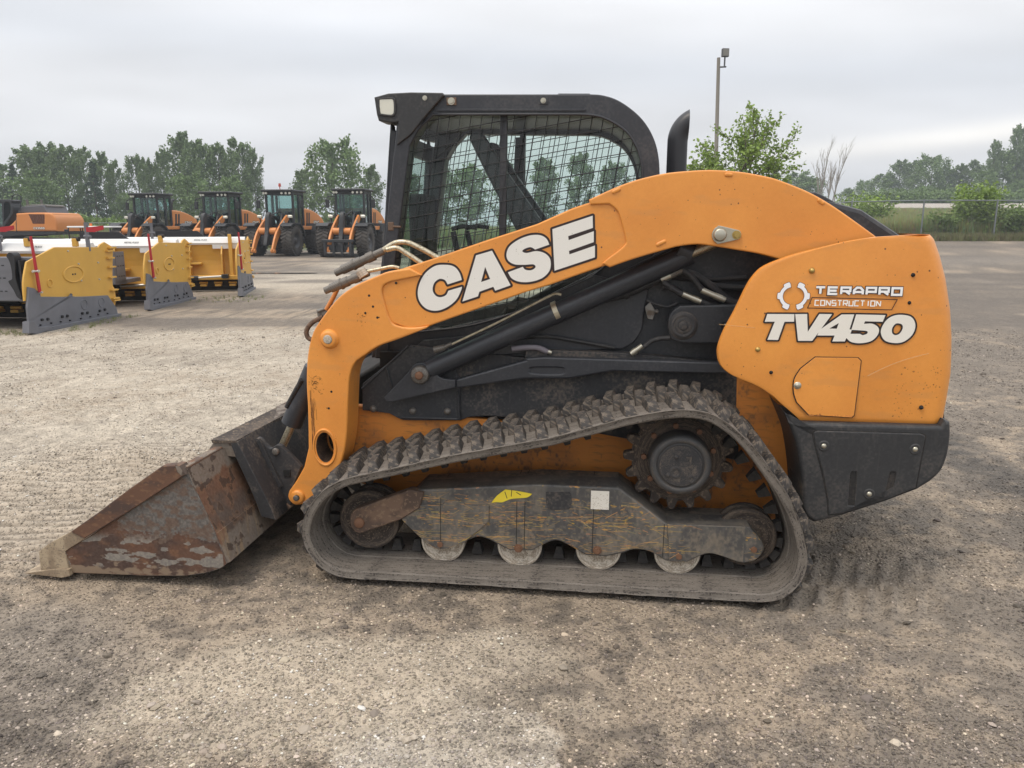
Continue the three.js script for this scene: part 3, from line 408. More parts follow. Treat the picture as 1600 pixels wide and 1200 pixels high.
// link and hoses behind the rear panel
{
  const [[x, y]] = [[1.435,1.089]];
  add('rear_link', plate([[1.391,1.026],[1.372,1.068],[1.371,1.111],[1.385,1.15],[1.417,1.175,1],[1.681,1.184,1],[1.692,1.012,1],[1.435,1.01,1]], -0.39, -0.45, 0.008), M.black);
  add('pivot', [turned(x, y, [[0.02, -0.378], [0.03, -0.376], [0.036, -0.382], [0.042, -0.378], [0.05, -0.378], [0.054, -0.384], [0.06, -0.384], [0.064, -0.391]]), turned(x, y, [[0, -0.372], [0.018, -0.372], [0.021, -0.378], [0.021, -0.39]], 18)], M.darkDusty);
  const hz = (name, P, r, w, mat = M.rubberHose) => add(name, tube(P.map((p, i) => [p[0], p[1], w + (p[2] === 1 ? 0.03 : 0)]), r, 30, 10), mat);
  hz('hose', [[1.407,1.318],[1.476,1.304],[1.546,1.261],[1.63,1.196],[1.699,1.169]], 0.018, -0.45);
  hz('hose', [[1.342,1.248],[1.369,1.254],[1.439,1.216],[1.495,1.194],[1.578,1.167]], 0.016, -0.44);
  hz('hose', [[1.423,1.329],[1.462,1.299],[1.511,1.241]], 0.013, -0.42);
  hz('hose', [[1.341,1.276],[1.383,1.248],[1.428,1.221]], 0.015, -0.42);
  hz('hose', [[1.413,1.304],[1.573,1.256],[1.734,1.246]], 0.014, -0.47);
  hz('hose', [[1.381,1.032],[1.337,1.028],[1.303,1.016],[1.271,0.99]], 0.011, -0.40);
  hz('hose', [[0.681,0.966],[0.754,0.974],[0.803,0.972],[0.844,0.955]], 0.013, -0.42, std({ color: 0x6f6a70, roughness: 0.7 }));
  hz('hose', [[1.275,1.191],[1.331,1.17],[1.373,1.164],[1.413,1.182]], 0.008, -0.45);
  hz('hose', [[1.508,1.191],[1.556,1.172],[1.605,1.156],[1.714,1.147]], 0.014, -0.43);
  hz('hose', [[1.606,1.201],[1.647,1.185],[1.685,1.174],[1.753,1.164]], 0.014, -0.43);
  hz('hose', [[1.243,1.33],[1.354,1.298],[1.49,1.282],[1.705,1.29]], 0.012, -0.485);
  hz('hose', [[0.563,0.979],[0.681,1.004],[0.826,1.019],[0.984,0.999],[1.142,0.973]], 0.009, -0.465);
  const fit = (a, b, r) => add('hose_fitting', [cyl(lc(a, -0.42), lc(b, -0.42), r, r, 12), cyl(lc([a[0] + (b[0] - a[0]) * 0.55, a[1] + (b[1] - a[1]) * 0.55], -0.42), lc([a[0] + (b[0] - a[0]) * 0.85, a[1] + (b[1] - a[1]) * 0.85], -0.42), r * 1.25, r * 1.25, 6)], M.zinc);
  for (const [a, b] of [[[1.428,1.224],[1.508,1.191]], [[1.509,1.241],[1.611,1.198]], [[1.265,0.992],[1.216,0.954]]]) fit(a, b, 0.0135);
  fit(...[[0.829,0.963],[0.861,0.952]], 0.01);
  add('bracket', [plate([[1.271,1.161,1],[1.293,1.184,1],[1.317,1.145,1],[1.307,1.105,1],[1.284,1.11,1]], -0.44, -0.46, 0.002), turned(...[[1.322,1.142]][0], [[0, -0.43], [0.009, -0.432], [0.011, -0.45]], 10)], M.dullSteel);
}

// --- lift arms
const armFront = [[-0.354,0.295,1],[-0.316,0.347],[-0.275,0.414,1],[-0.248,0.508,1],[-0.241,0.691],[-0.24,0.819],[-0.226,0.949],[-0.197,1.045],[-0.149,1.115],[-0.071,1.203],[0.01,1.258],[0.107,1.3],[0.162,1.32],[0.254,1.334,1],[0.309,1.305,1],[0.172,1.276,1],[0.137,1.259],[0.128,1.231],[0.135,1.192],[0.145,1.153],[0.158,1.116],[0.18,1.088],[0.246,1.075],[0.333,1.085,1],[0.324,1.074,1],[0.202,1.026],[0.104,0.99],[0.038,0.948],[-0.011,0.91],[-0.037,0.845],[-0.048,0.741],[-0.061,0.585],[-0.085,0.468],[-0.132,0.373],[-0.195,0.286],[-0.239,0.234],[-0.276,0.235],[-0.324,0.226],[-0.351,0.241],[-0.362,0.266]];
const armMid = [[0.223,1.333,1],[0.374,1.381,1],[0.594,1.455,1],[0.804,1.521,1],[0.953,1.586,1],[1.144,1.647,1],[1.198,1.573,1],[1.192,1.432,1],[1.117,1.358,1],[1.046,1.334,1],[0.863,1.268,1],[0.754,1.234,1],[0.336,1.084,1],[0.244,1.068,1],[0.129,1.106,1],[0.119,1.247,1]];
const armRear = [[1.019,1.619,1],[1.109,1.66],[1.179,1.687],[1.25,1.707],[1.339,1.724],[1.463,1.733],[1.546,1.732],[1.631,1.724],[1.716,1.708],[1.777,1.691],[1.885,1.648],[1.972,1.601],[2.06,1.543],[2.156,1.476,1],[2.203,1.434,1],[2.201,1.332,1],[1.801,1.378,1],[1.718,1.401],[1.631,1.416],[1.536,1.431],[1.464,1.439],[1.392,1.431],[1.341,1.418],[1.209,1.378],[1.112,1.343,1],[1.08,1.359,1],[1.098,1.377,1],[1.168,1.433],[1.172,1.464],[1.152,1.534],[1.135,1.575],[1.103,1.601,1],[1.025,1.599,1]];
const holeC = [[-0.168,0.514]][0], hole = circlePts(holeC[0], holeC[1], 0.05, 24, 0.08);
const arm = add('lift_arm', both(plate(armMid, -0.279, -0.43, 0.006)), M.orange);
add('arm_front_plate', both(plate(armFront, -0.268, -0.432, 0.008, [hole], 3)), M.orange, arm);
add('arm_rear_plate', both(plate(armRear, -0.269, -0.434, 0.007, [], 3)), M.orange, arm);
{
  const g = new THREE.CylinderGeometry(0.08, 0.08, 1.3, 28, 1, true); g.scale(0.62, 1, 1); g.rotateX(Math.PI / 2); g.translate(holeC[0], holeC[1], -0.27 - 0.65); add('cross_tube', g, std({ map: M.rustMetal.map, roughness: 0.8, side: THREE.DoubleSide }), arm);
  const rim = new THREE.TorusGeometry(0.084, 0.007, 8, 36); rim.scale(0.63, 1, 1); rim.translate(holeC[0], holeC[1], -0.268); add('tube_rim', both(rim), M.orange, arm);
  const [[bx, by]] = [[-0.12,1.019]];
  add('pin_boss', both(turned(bx, by, [[0.02, -0.246], [0.03, -0.246], [0.036, -0.25], [0.042, -0.262], [0.046, -0.27]])), M.orange, arm);
  add('pin', both(turned(bx - 0.002, by + 0.001, [[0, -0.243], [0.017, -0.243], [0.021, -0.247], [0.021, -0.26]])), M.roller, arm);
  const [[px, py]] = [[-0.311,0.269]];
  add('pin_boss', both(turned(px, py, [[0.014, -0.252], [0.026, -0.252], [0.032, -0.258], [0.035, -0.272]])), M.orange, arm);
  add('pin', both(turned(px - 0.004, py - 0.002, [[0, -0.246], [0.012, -0.246], [0.014, -0.25], [0.014, -0.26]], 16)), M.dullSteel, arm);
  const [[qx, qy], [sx, sy]] = [[1.558,1.478],[1.616,1.478]];
  const keeper = add('pin_keeper', both(plate([...Array.from({ length: 12 }, (_, i) => { const a = Math.PI / 2 + 0.2 + i / 11 * (Math.PI - 0.4); return [qx + 0.037 * Math.cos(a), qy + 0.037 * Math.sin(a)]; }), ...Array.from({ length: 7 }, (_, i) => { const a = -Math.PI / 2 + i / 6 * Math.PI; return [sx + 0.021 * Math.cos(a), sy + 0.021 * Math.sin(a)]; })], -0.258, -0.27, 0.002)), M.zinc, arm);
  add('pin', turned(qx - 0.006, qy, [[0, -0.238], [0.02, -0.238], [0.026, -0.244], [0.026, -0.26]]), M.zinc, arm);
  add('bolt', bolt(sx + 0.002, sy, -0.258, 0.013, 0.01), M.brass, arm);
  const pill = (a, b, r) => { const g = new THREE.CapsuleGeometry(r, Math.hypot(b[0] - a[0], b[1] - a[1]), 4, 12); g.rotateZ(-Math.atan2(b[0] - a[0], b[1] - a[1])); g.scale(1, 1, 0.6); g.translate((a[0] + b[0]) / 2, (a[1] + b[1]) / 2, -0.268); return g; };
  for (const [a, b] of [[[1.12,1.649],[1.141,1.66]], [[1.306,1.438],[1.332,1.451]], [[1.567,1.715],[1.584,1.714]], [[1.932,1.613],[1.945,1.603]]]) add('weld_plug', pill(a, b, 0.008), M.orange, arm);
  for (const [x, y] of [[0.192,1.27],[0.069,1.214],[0.085,1.166],[0.103,1.118],[-0.124,0.778],[-0.14,0.7],[0.049,1.137]]) add('bolt_hole', turned(x, y, [[0, -0.2672], [0.0042, -0.2672], [0.006, -0.2682]], 10), M.pitch, arm);
}
// printed letters on the arm
{
  const Cc = [[0.481,1.285,1],[0.471,1.316],[0.449,1.341],[0.415,1.349],[0.365,1.344],[0.316,1.307],[0.288,1.249],[0.289,1.198],[0.318,1.161],[0.363,1.15],[0.412,1.165],[0.455,1.199],[0.478,1.242],[0.481,1.256,1],[0.421,1.238,1],[0.41,1.219],[0.387,1.21],[0.365,1.216],[0.352,1.239],[0.359,1.27],[0.382,1.288],[0.406,1.284],[0.418,1.265,1]];
  const Aa = [[0.544,1.39,1],[0.613,1.41,1],[0.693,1.264,1],[0.626,1.24,1],[0.618,1.257,1],[0.557,1.235,1],[0.551,1.215,1],[0.482,1.192,1]], Ah = [[0.583,1.341,1],[0.604,1.29,1],[0.565,1.277,1]];
  const Ss = [[0.857,1.436,1],[0.797,1.415,1],[0.778,1.425],[0.753,1.418],[0.743,1.408],[0.761,1.401],[0.802,1.409],[0.84,1.399],[0.862,1.373],[0.86,1.33],[0.83,1.297],[0.781,1.28],[0.732,1.279],[0.698,1.293],[0.681,1.319,1],[0.745,1.343,1],[0.756,1.331],[0.781,1.329],[0.799,1.341],[0.79,1.353],[0.753,1.351],[0.709,1.353],[0.682,1.369],[0.675,1.396],[0.688,1.428],[0.726,1.456],[0.775,1.474],[0.818,1.475],[0.845,1.46]];
  const Ee = [[0.869,1.5,1],[1.036,1.555,1],[1.038,1.505,1],[0.936,1.471,1],[0.938,1.455,1],[1.042,1.492,1],[1.043,1.447,1],[0.94,1.41,1],[0.942,1.396,1],[1.048,1.433,1],[1.049,1.384,1],[0.88,1.327,1]];
  decal('printed_lettering', ...bounds([Cc, Aa, Ss, Ee], 0.02), -0.2775, 1300, (x) => {
    for (const [p, h] of [[Cc, []], [Aa, [Ah]], [Ss, []], [Ee, []]]) { path(x, p, h); x.strokeStyle = '#2a1d1c'; x.lineWidth = 0.018; x.stroke(); }
    for (const [p, h] of [[Cc, []], [Aa, [Ah]], [Ss, []], [Ee, []]]) { path(x, p, h); x.fillStyle = '#e2dfd8'; x.fill('evenodd'); }
    for (let i = 0; i < 60; i++) { x.fillStyle = 'rgba(90,80,70,.5)'; x.beginPath(); x.arc(Aa[0][0] + (hash(i, 1, 5) - 0.4) * 0.7, Aa[0][1] + (hash(i, 2, 5) - 0.5) * 0.25, 0.0012 * (0.4 + hash(i, 3, 5)), 0, 6.3); x.fill(); }
  }, arm);
}
// scuffs and scrapes worn into the paint of the front leg
decal('paint_scuff', ...bounds([[[-0.229,0.929],[-0.014,0.38]]], 0), -0.2665, 900, (x) => {
  const [o] = [[-0.217,0.812]]; let k = 1; const R = () => hash(k++, 8, 44);
  for (let i = 0; i < 70; i++) { const X = o[0] + 0.05 * (R() + R() - 1) + 0.01, Y = o[1] + 0.05 * (R() + R() - 1); x.strokeStyle = `rgba(52,34,22,${0.2 + 0.5 * R()})`; x.lineWidth = 0.001 + 0.004 * R() * R(); x.beginPath(); x.moveTo(X, Y); x.lineTo(X + 0.025 * (R() - 0.3), Y + 0.02 * (R() - 0.5)); x.stroke(); }
  for (let i = 0; i < 60; i++) { const Y = o[1] - 0.02 - 0.24 * R(), X = o[0] - 0.008 + 0.028 * R() * R(); x.strokeStyle = `rgba(70,44,26,${0.15 + 0.4 * R()})`; x.lineWidth = 0.001 + 0.002 * R(); x.beginPath(); x.moveTo(X, Y); x.lineTo(X + 0.006 * (R() - 0.5), Y - 0.02 - 0.05 * R()); x.stroke(); }
}, arm, 0.6);
decal('paint_scuff', ...bounds([[[0.008,1.233],[0.247,1.053]]], 0), -0.2665, 900, (x) => { const [o] = [[0.034,1.112]]; let k = 500; const R = () => hash(k++, 8, 45); for (let i = 0; i < 26; i++) { const X = o[0] + 0.04 * (R() + R() - 1), Y = o[1] + 0.03 * (R() + R() - 1); x.strokeStyle = `rgba(120,76,36,${0.3 + 0.4 * R()})`; x.lineWidth = 0.001 + 0.002 * R(); x.beginPath(); x.moveTo(X, Y); x.lineTo(X + 0.02 * (R() - 0.5), Y + 0.016 * (R() - 0.5)); x.stroke(); } }, arm, 0.6);
// hydraulic couplers on the front of the arm
{
  const k = (p, w) => [p[0][0], p[0][1], w];
  add('hydraulic_pipe', tube([k([[0.355,1.367]], -0.42), k([[0.266,1.415]], -0.42), k([[0.205,1.44]], -0.42), k([[0.152,1.437]], -0.42), k([[0.074,1.391]], -0.42)], 0.0125, 40, 12), M.pipe);
  add('hydraulic_pipe', tube([k([[0.291,1.347]], -0.36), k([[0.221,1.392]], -0.36), k([[0.175,1.417]], -0.36), k([[0.128,1.409]], -0.36)], 0.0115, 30, 12), M.pipe);
  add('hydraulic_pipe', tube([k([[0.184,1.329]], -0.36), k([[0.155,1.335]], -0.36), k([[0.101,1.326]], -0.36), k([[0.026,1.311]], -0.36)], 0.0085, 24, 10), M.pipe);
  const coupler = (a, b, w, name, mat) => { const d = [b[0] - a[0], b[1] - a[1]], at = (t) => [a[0] + d[0] * t, a[1] + d[1] * t, w], parts = []; for (const [t0, t1, r, n] of [[0, 0.2, 0.017, 16], [0.2, 0.34, 0.026, 6], [0.34, 0.46, 0.02, 18], [0.46, 0.62, 0.023, 18], [0.6, 0.64, 0.026, 18], [0.64, 0.86, 0.021, 18], [0.84, 1, 0.0165, 14]]) parts.push(cyl(at(t0), at(t1), r, r, n)); add(name, parts, mat); };
  coupler([[0.098,1.403]][0], [[-0.134,1.301]][0], -0.42, 'hydraulic_coupler', M.dullSteel);
  coupler([[0.041,1.308]][0], [[-0.165,1.225]][0], -0.36, 'hydraulic_coupler', M.dullSteel);
  add('coupler_cap', cyl(k([[0.009,1.318]], -0.345), k([[0.026,1.292]], -0.345), 0.024, 0.024, 16), M.roller);
  add('pipe_bend', tube([k([[-0.234,1.089]], -0.5), k([[-0.293,1.058]], -0.5), k([[-0.321,1.017]], -0.5), k([[-0.313,0.986]], -0.5), k([[-0.269,0.972]], -0.5)], 0.0115, 24, 10), M.rustMetal);
  add('valve_block', [plate([[-0.267,1.122,1],[-0.21,1.129,1],[-0.213,1.074,1],[-0.258,1.061,1]], -0.5, -0.58, 0.003), cyl(k([[-0.258,1.113]], -0.5), k([[-0.184,1.142]], -0.5), 0.007)], M.dullSteel);
  add('hose', tube([k([[-0.158,1.22]], -0.5), k([[-0.189,1.166]], -0.5), k([[-0.217,1.123]], -0.5)], 0.011, 12, 8), M.orangeFar);
}

// --- rear panel and bumper
{
  // the outline as left and right edges by height; the right edge rounds away towards the back
  const left = curvy([[1.908,0.726,1],[1.878,0.753],[1.831,0.792],[1.777,0.837],[1.716,0.873],[1.651,0.898],[1.606,0.921],[1.573,0.953],[1.56,0.998],[1.563,1.038],[1.581,1.096],[1.619,1.178],[1.657,1.269],[1.684,1.317],[1.723,1.356],[1.798,1.389],[1.857,1.409],[1.938,1.43],[2.04,1.455],[2.139,1.471],[2.24,1.478],[2.293,1.481,1]], 4).map((p) => [p.x, p.y]);
  const right = [[2.494,0.706],[2.497,0.769],[2.499,0.815],[2.502,0.928],[2.495,1.01],[2.488,1.078],[2.471,1.187],[2.441,1.313],[2.412,1.399],[2.386,1.461],[2.37,1.481]];
  const interp = (c, y) => { if (y <= c[0][1]) return c[0][0]; for (let i = 1; i < c.length; i++) if (y <= c[i][1]) { const t = (y - c[i - 1][1]) / Math.max(1e-6, c[i][1] - c[i - 1][1]); return lerp(c[i - 1][0], c[i][0], t); } return c[c.length - 1][0]; };
  left.sort((a, b) => a[1] - b[1]);
  const y0 = left[0][1], y1 = Math.max(left[left.length - 1][1], right[right.length - 1][1]), NV = 80, NU = 44, P = [], U = [], I = [];
  const yb = (t) => y0 + (y1 - y0) * t;
  for (let j = 0; j <= NV; j++) { const y = yb(j / NV), a = interp(left, y), b = interp(right, y); for (let i = 0; i <= NU; i++) { const t = i / NU, e = t < 0.05 ? t * 6 * 0.5 : t, x = lerp(a, b, i < 3 ? [0, 0.004, 0.012][i] : 1 - Math.pow(1 - (i - 3) / (NU - 3), 1.5) * 0.988); const R = 0.075, q = Math.max(0, x - (b - R)) / R, edge = Math.min(j, NV - j, i); let w = -0.2 - R * 1.6 * (1 - Math.sqrt(Math.max(0, 1 - q * q))) + 0.012 * Math.sin(Math.PI * j / NV); if (edge === 0) w -= 0.006; else if (edge === 1) w -= 0.001; P.push(x, y, w); U.push(x, y); if (i < NU && j < NV) { const o = j * (NU + 1) + i; I.push(o, o + 1, o + NU + 1, o + 1, o + NU + 2, o + NU + 1); } } }
  // rim folded back all round
  const loop = []; for (let i = 0; i <= NU; i++) loop.push(i); for (let j = 1; j <= NV; j++) loop.push(j * (NU + 1) + NU); for (let i = NU - 1; i >= 0; i--) loop.push(NV * (NU + 1) + i); for (let j = NV - 1; j > 0; j--) loop.push(j * (NU + 1));
  const base = P.length / 3; for (const k of loop) { P.push(P[k * 3], P[k * 3 + 1], P[k * 3 + 2] - (k % (NU + 1) === NU ? 0.5 : 0.03)); U.push(P[k * 3] + 0.03, P[k * 3 + 1] + 0.03); }
  loop.forEach((k, n) => { const m = (n + 1) % loop.length; I.push(k, base + n, loop[m], loop[m], base + n, base + m); });
  let g = new THREE.BufferGeometry(); g.setAttribute('position', new THREE.Float32BufferAttribute(P, 3)); g.setAttribute('uv', new THREE.Float32BufferAttribute(U, 2)); g.setIndex(I); g = toCreasedNormals(g, 0.7);
  const panel = add('rear_panel', both(g), M.orange);
  const hatch = [[1.943,0.997,1],[2.11,0.998,1],[2.124,0.985,1],[2.117,0.757,1],[2.108,0.746,1],[1.936,0.752,1],[1.884,0.804,1],[1.868,0.849],[1.867,0.903],[1.889,0.948,1]];
  add('hatch_gap', plate(hatch.map(([x, y, c]) => [1.2 * 0 + x, y, c]), -0.1868, -0.2, 0), M.pitch, panel).scale.set(1, 1, 1);
  const cx = 0.5 * (hatch[0][0] + hatch[5][0]), cyy = 0.5 * (hatch[0][1] + hatch[5][1]);
  const shrink = hatch.map(([x, y, c]) => { const dx = x - (cx + 0.03), dy = y - cyy, l = Math.hypot(dx, dy); return [x - dx / l * 0.0035, y - dy / l * 0.0035, c]; });
  add('hatch', plate(shrink, -0.1855, -0.195, 0.0012), M.orange, panel);
  { const [[x, y]] = [[1.884,0.876]]; add('lock', [turned(x, y, [[0, -0.178], [0.006, -0.178], [0.007, -0.182], [0.012, -0.182], [0.0155, -0.186]], 18), box(x - 0.002, x + 0.002, y - 0.006, y + 0.006, -0.1785, -0.177)], M.zinc, panel); }
  for (const [x, y] of [[1.906,1.34],[1.718,1.021]]) add('bolt', turned(x, y, [[0, -0.18], [0.006, -0.181], [0.01, -0.186], [0.0125, -0.193]], 16), M.brass, panel);
  for (const [x, y] of [[2.287,1.326],[2.283,1.218],[1.777,0.927],[2.372,0.797]]) add('bolt_hole', turned(x, y, [[0, -0.1855], [0.006, -0.186], [0.009, -0.195]], 12), M.pitch, panel);
  const W = -0.1845, tv = [
    [[[1.745,1.167,1],[1.85,1.168,1],[1.851,1.137,1],[1.814,1.136,1],[1.794,1.062,1],[1.752,1.062,1],[1.776,1.136,1],[1.737,1.135,1]]], [[[1.853,1.168,1],[1.899,1.169,1],[1.907,1.098,1],[1.946,1.17,1],[1.995,1.17,1],[1.927,1.061,1],[1.872,1.06,1]]],
    [[[2.031,1.169,1],[2.079,1.17,1],[2.066,1.11,1],[2.075,1.109,1],[2.07,1.087,1],[2.062,1.087,1],[2.052,1.061,1],[2.004,1.06,1],[2.011,1.084,1],[1.944,1.083,1],[1.952,1.106,1]], [[1.989,1.112,1],[2.023,1.134,1],[2.017,1.112,1]]],
    [[[2.086,1.17,1],[2.197,1.169,1],[2.189,1.142,1],[2.122,1.143,1],[2.119,1.133,1],[2.151,1.134],[2.175,1.118],[2.176,1.093],[2.155,1.066],[2.115,1.055],[2.077,1.059],[2.056,1.076,1],[2.061,1.092,1],[2.107,1.093,1],[2.118,1.088],[2.134,1.094],[2.134,1.103],[2.119,1.106,1],[2.073,1.108,1]]],
    [[[2.247,1.171],[2.292,1.164],[2.312,1.133],[2.306,1.095],[2.277,1.065],[2.24,1.058],[2.202,1.069],[2.185,1.102],[2.194,1.136],[2.214,1.16]], [[2.245,1.137],[2.262,1.132],[2.266,1.116],[2.256,1.096],[2.241,1.09],[2.229,1.098],[2.227,1.117],[2.235,1.132]]]];
  decal('printed_lettering', ...bounds(tv.flat(), 0.02), W, 1800, (x) => {
    for (const [p, ...h] of tv) { path(x, p, h); x.strokeStyle = '#231a1a'; x.lineWidth = 0.013; x.stroke(); x.fillStyle = '#231a1a'; x.fill('evenodd'); }
    for (const [p, ...h] of tv) { path(x, p, h); x.fillStyle = '#e6e2d8'; x.fill('evenodd'); }
  }, panel);
  const te = [[1.918,1.244],[2.244,1.243],[1.915,1.282],[1.923,1.201],[2.178,1.201],[1.899,1.193],[1.913,1.235],[2.235,1.231],[2.218,1.19]], tw = te[1][0] - te[0][0], th = te[2][1] - te[0][1];
  decal('printed_logo', ...bounds([te, [[1.781,1.293],[1.901,1.187]]], 0.01), W, 2400, (x) => {
    x.miterLimit = 3; x.lineJoin = 'miter';
    const skew = -0.002; x.save(); const ang = Math.atan2(te[1][1] - te[0][1], tw); x.translate(te[0][0], te[0][1]); x.rotate(ang);
    const cw = tw / 7 * 0.72, gp = tw / 7 * 0.31;
    for (const [c, lw] of [['#1c1b26', 0.015], ['#efefee', 0.0092]]) { x.strokeStyle = c; x.lineWidth = lw; letters(x, 'TERAPRO', 0.008, 0.006, cw, th - 0.012, gp); x.stroke(); }
    x.restore();
    x.strokeStyle = '#3b2320'; x.lineWidth = 0.0032; x.beginPath(); [5, 6, 7, 8].forEach((i, n) => n ? x.lineTo(te[i][0], te[i][1]) : x.moveTo(te[i][0], te[i][1])); x.closePath(); x.stroke();
    x.save(); const bw = te[4][0] - te[3][0]; x.translate(te[3][0], te[3][1]); x.rotate(Math.atan2(te[4][1] - te[3][1], bw)); x.strokeStyle = '#f1efe8'; x.lineWidth = 0.0046; letters(x, 'CONSTRUCTION', 0.003, 0.003, bw / 12 * 0.7, 0.02, bw / 12 * 0.315); x.stroke(); x.restore();
    for (const [cxy, s] of [[[[1.835,1.24]][0], -1], [[[1.848,1.24]][0], 1]]) {          // two halves of a cog
      const R = 0.056, pts = []; const a0 = s > 0 ? -1.4 : Math.PI - 1.4 + 0.0, n = 40;
      for (let i = 0; i <= n; i++) { const a = a0 + i / n * 2.8, tooth = Math.sin(i / n * Math.PI * 5 - 0.0) > 0.1 ? 1 : 0.86; pts.push([cxy[0] + R * tooth * Math.cos(a), cxy[1] + R * tooth * Math.sin(a), 1]); }
      for (let i = n; i >= 0; i--) { const a = a0 + i / n * 2.8; pts.push([cxy[0] + R * 0.62 * Math.cos(a), cxy[1] + R * 0.62 * Math.sin(a), 1]); }
      path(x, pts); x.strokeStyle = '#231a1a'; x.lineWidth = 0.003; x.stroke(); x.fillStyle = '#f0f0f2'; x.fill();
    }
  }, panel);
  const engine = [[2.253,1.442,1],[2.406,1.442,1],[2.481,1.256,1],[2.517,1.066,1],[2.548,0.729,1],[2.546,0.649,1],[2.328,0.641,1]];
  add('tailgate', plate(engine, -0.46, -1.52, 0.02, [], 4), M.orange);
  add('tailgate_seal', plate([[2.447,1.308,1],[2.499,1.248,1],[2.517,1.128,1],[2.503,1.114,1],[2.468,1.114,1]], -0.42, -0.6, 0.004), M.plastic);
  const hood = [[1.795,1.659,1],[1.985,1.656,1],[2.033,1.634],[2.132,1.573],[2.229,1.477,1],[2.086,1.41,1]];
  add('rear_hood', plate(hood, -0.55, -1.43, 0.006), M.satin);
  decal('paint_scuff', ...bounds([[[1.558,1.446],[2.469,0.752]]], 0), -0.1835, 800, (x) => {          // long scratches and rubbed dirt
    let k = 1; const R = () => hash(k++, 9, 51), [a, b, c] = [[2.151,0.923],[2.255,0.991],[2.373,1.019]]; x.strokeStyle = 'rgba(238,190,130,.55)'; x.lineWidth = 0.004; x.beginPath(); x.moveTo(a[0], a[1]); x.quadraticCurveTo(b[0], b[1], c[0], c[1]); x.stroke();
    const [d, e] = [[1.55,1.123],[1.702,1.11]]; x.strokeStyle = 'rgba(236,190,136,.4)'; x.lineWidth = 0.003; x.beginPath(); x.moveTo(d[0], d[1]); x.lineTo(e[0], e[1]); x.stroke();
    const [f, g] = [[1.917,0.732],[2.106,0.733]]; for (let i = 0; i < 90; i++) { const t = R(); x.fillStyle = `rgba(${R() < 0.5 ? '226,150,84' : '120,72,40'},${0.2 + 0.4 * R()})`; x.fillRect(lerp(f[0], g[0], t), lerp(f[1], g[1], t) + 0.024 * R(), 0.004 + 0.02 * R() * R(), 0.002 + 0.004 * R()); }
    for (let i = 0; i < 70; i++) { const [p, q] = [[2.257,0.97],[2.43,0.751]], X = lerp(p[0], q[0], R()), Y = lerp(p[1], q[1], R()); x.fillStyle = `rgba(104,62,34,${0.25 + 0.5 * R()})`; x.beginPath(); x.ellipse(X, Y, 0.001 + 0.004 * R() * R(), 0.001 + 0.002 * R(), R() * 3, 0, 6.3); x.fill(); }
  }, panel, 0.6);
  decal('warning_label', ...bounds([[[1.593,1.107],[1.652,1.016]]], 0), -0.3885, 1500, (x) => { const [a, b] = [[1.598,1.02],[1.642,1.105]]; x.fillStyle = '#16161a'; x.fillRect(a[0], a[1], b[0] - a[0], b[1] - a[1]); x.strokeStyle = '#d8d6cf'; x.lineWidth = 0.004; letters(x, 'T', a[0] + 0.012, b[1] - 0.022, 0.016, 0.014, 0.004); x.stroke(); letters(x, 'T', a[0] + 0.004, a[1] + 0.006, 0.016, 0.012, 0.004); x.stroke(); }, L);
  // bumper, with its bolted cover
  const bump = [[1.829,0.777,1],[1.864,0.738,1],[1.906,0.726,1],[2.444,0.728,1],[2.456,0.754,1],[2.478,0.745,1],[2.485,0.686],[2.482,0.603],[2.464,0.538],[2.427,0.493,1],[2.382,0.458,1],[2.263,0.4,1],[2.102,0.333,1],[2.027,0.307,1],[1.992,0.297,1],[1.957,0.318,1],[1.937,0.368],[1.933,0.432],[1.914,0.543],[1.886,0.652]];
  const bp = add('rear_bumper', plate(bump, -0.165, -1.81, 0.016, [], 4), M.plastic);
  const cover = [[1.952,0.687],[1.966,0.698,1],[2.371,0.699,1],[2.391,0.689],[2.391,0.665,1],[2.377,0.464,1],[2.259,0.406,1],[2.098,0.34,1],[2.04,0.331,1],[2.029,0.404,1],[1.997,0.522],[1.957,0.649]];
  add('cover_gap', plate(cover, -0.1642, -0.18, 0), M.cavity, bp);
  const c0 = [0.5 * (cover[0][0] + cover[5][0]), 0.5 * (cover[0][1] + cover[5][1])];
  const slot = (a, b) => { const dx = 0.012; return [[a[0] - dx, a[1], 0], [a[0], a[1] + 0.012, 0], [a[0] + dx, a[1], 0], [b[0] + dx, b[1], 1], [b[0] - dx, b[1], 1]]; };
  const sl = [[[2.126,0.513],[2.128,0.38]], [[2.278,0.52],[2.269,0.429]]];
  add('bumper_cover', plate(cover.map(([x, y, c]) => { const dx = x - c0[0], dy = y - c0[1], l = Math.hypot(dx, dy); return [x - dx / l * 0.006, y - dy / l * 0.006, c]; }), -0.16, -0.178, 0.004, sl.map(([a, b]) => slot(a, b))), M.plastic, bp);
  for (const [x, y] of [[1.999,0.632],[2.353,0.631],[2.194,0.434]]) { add('washer', turned(x, y, [[0.008, -0.159], [0.016, -0.157], [0.02, -0.157], [0.024, -0.161]], 20), M.plastic, bp); add('bolt', turned(x, y, [[0, -0.152], [0.007, -0.153], [0.0105, -0.157], [0.012, -0.162]], 14), M.zinc, bp); }
  add('bumper_flap', plate([[1.844,0.757,1],[1.882,0.728,1],[1.919,0.636],[1.955,0.499],[1.974,0.387],[1.991,0.296,1],[1.959,0.312,1],[1.938,0.385],[1.924,0.497],[1.896,0.635],[1.862,0.717,1]], -0.175, -0.4, 0.003), M.darkDusty, bp);
}

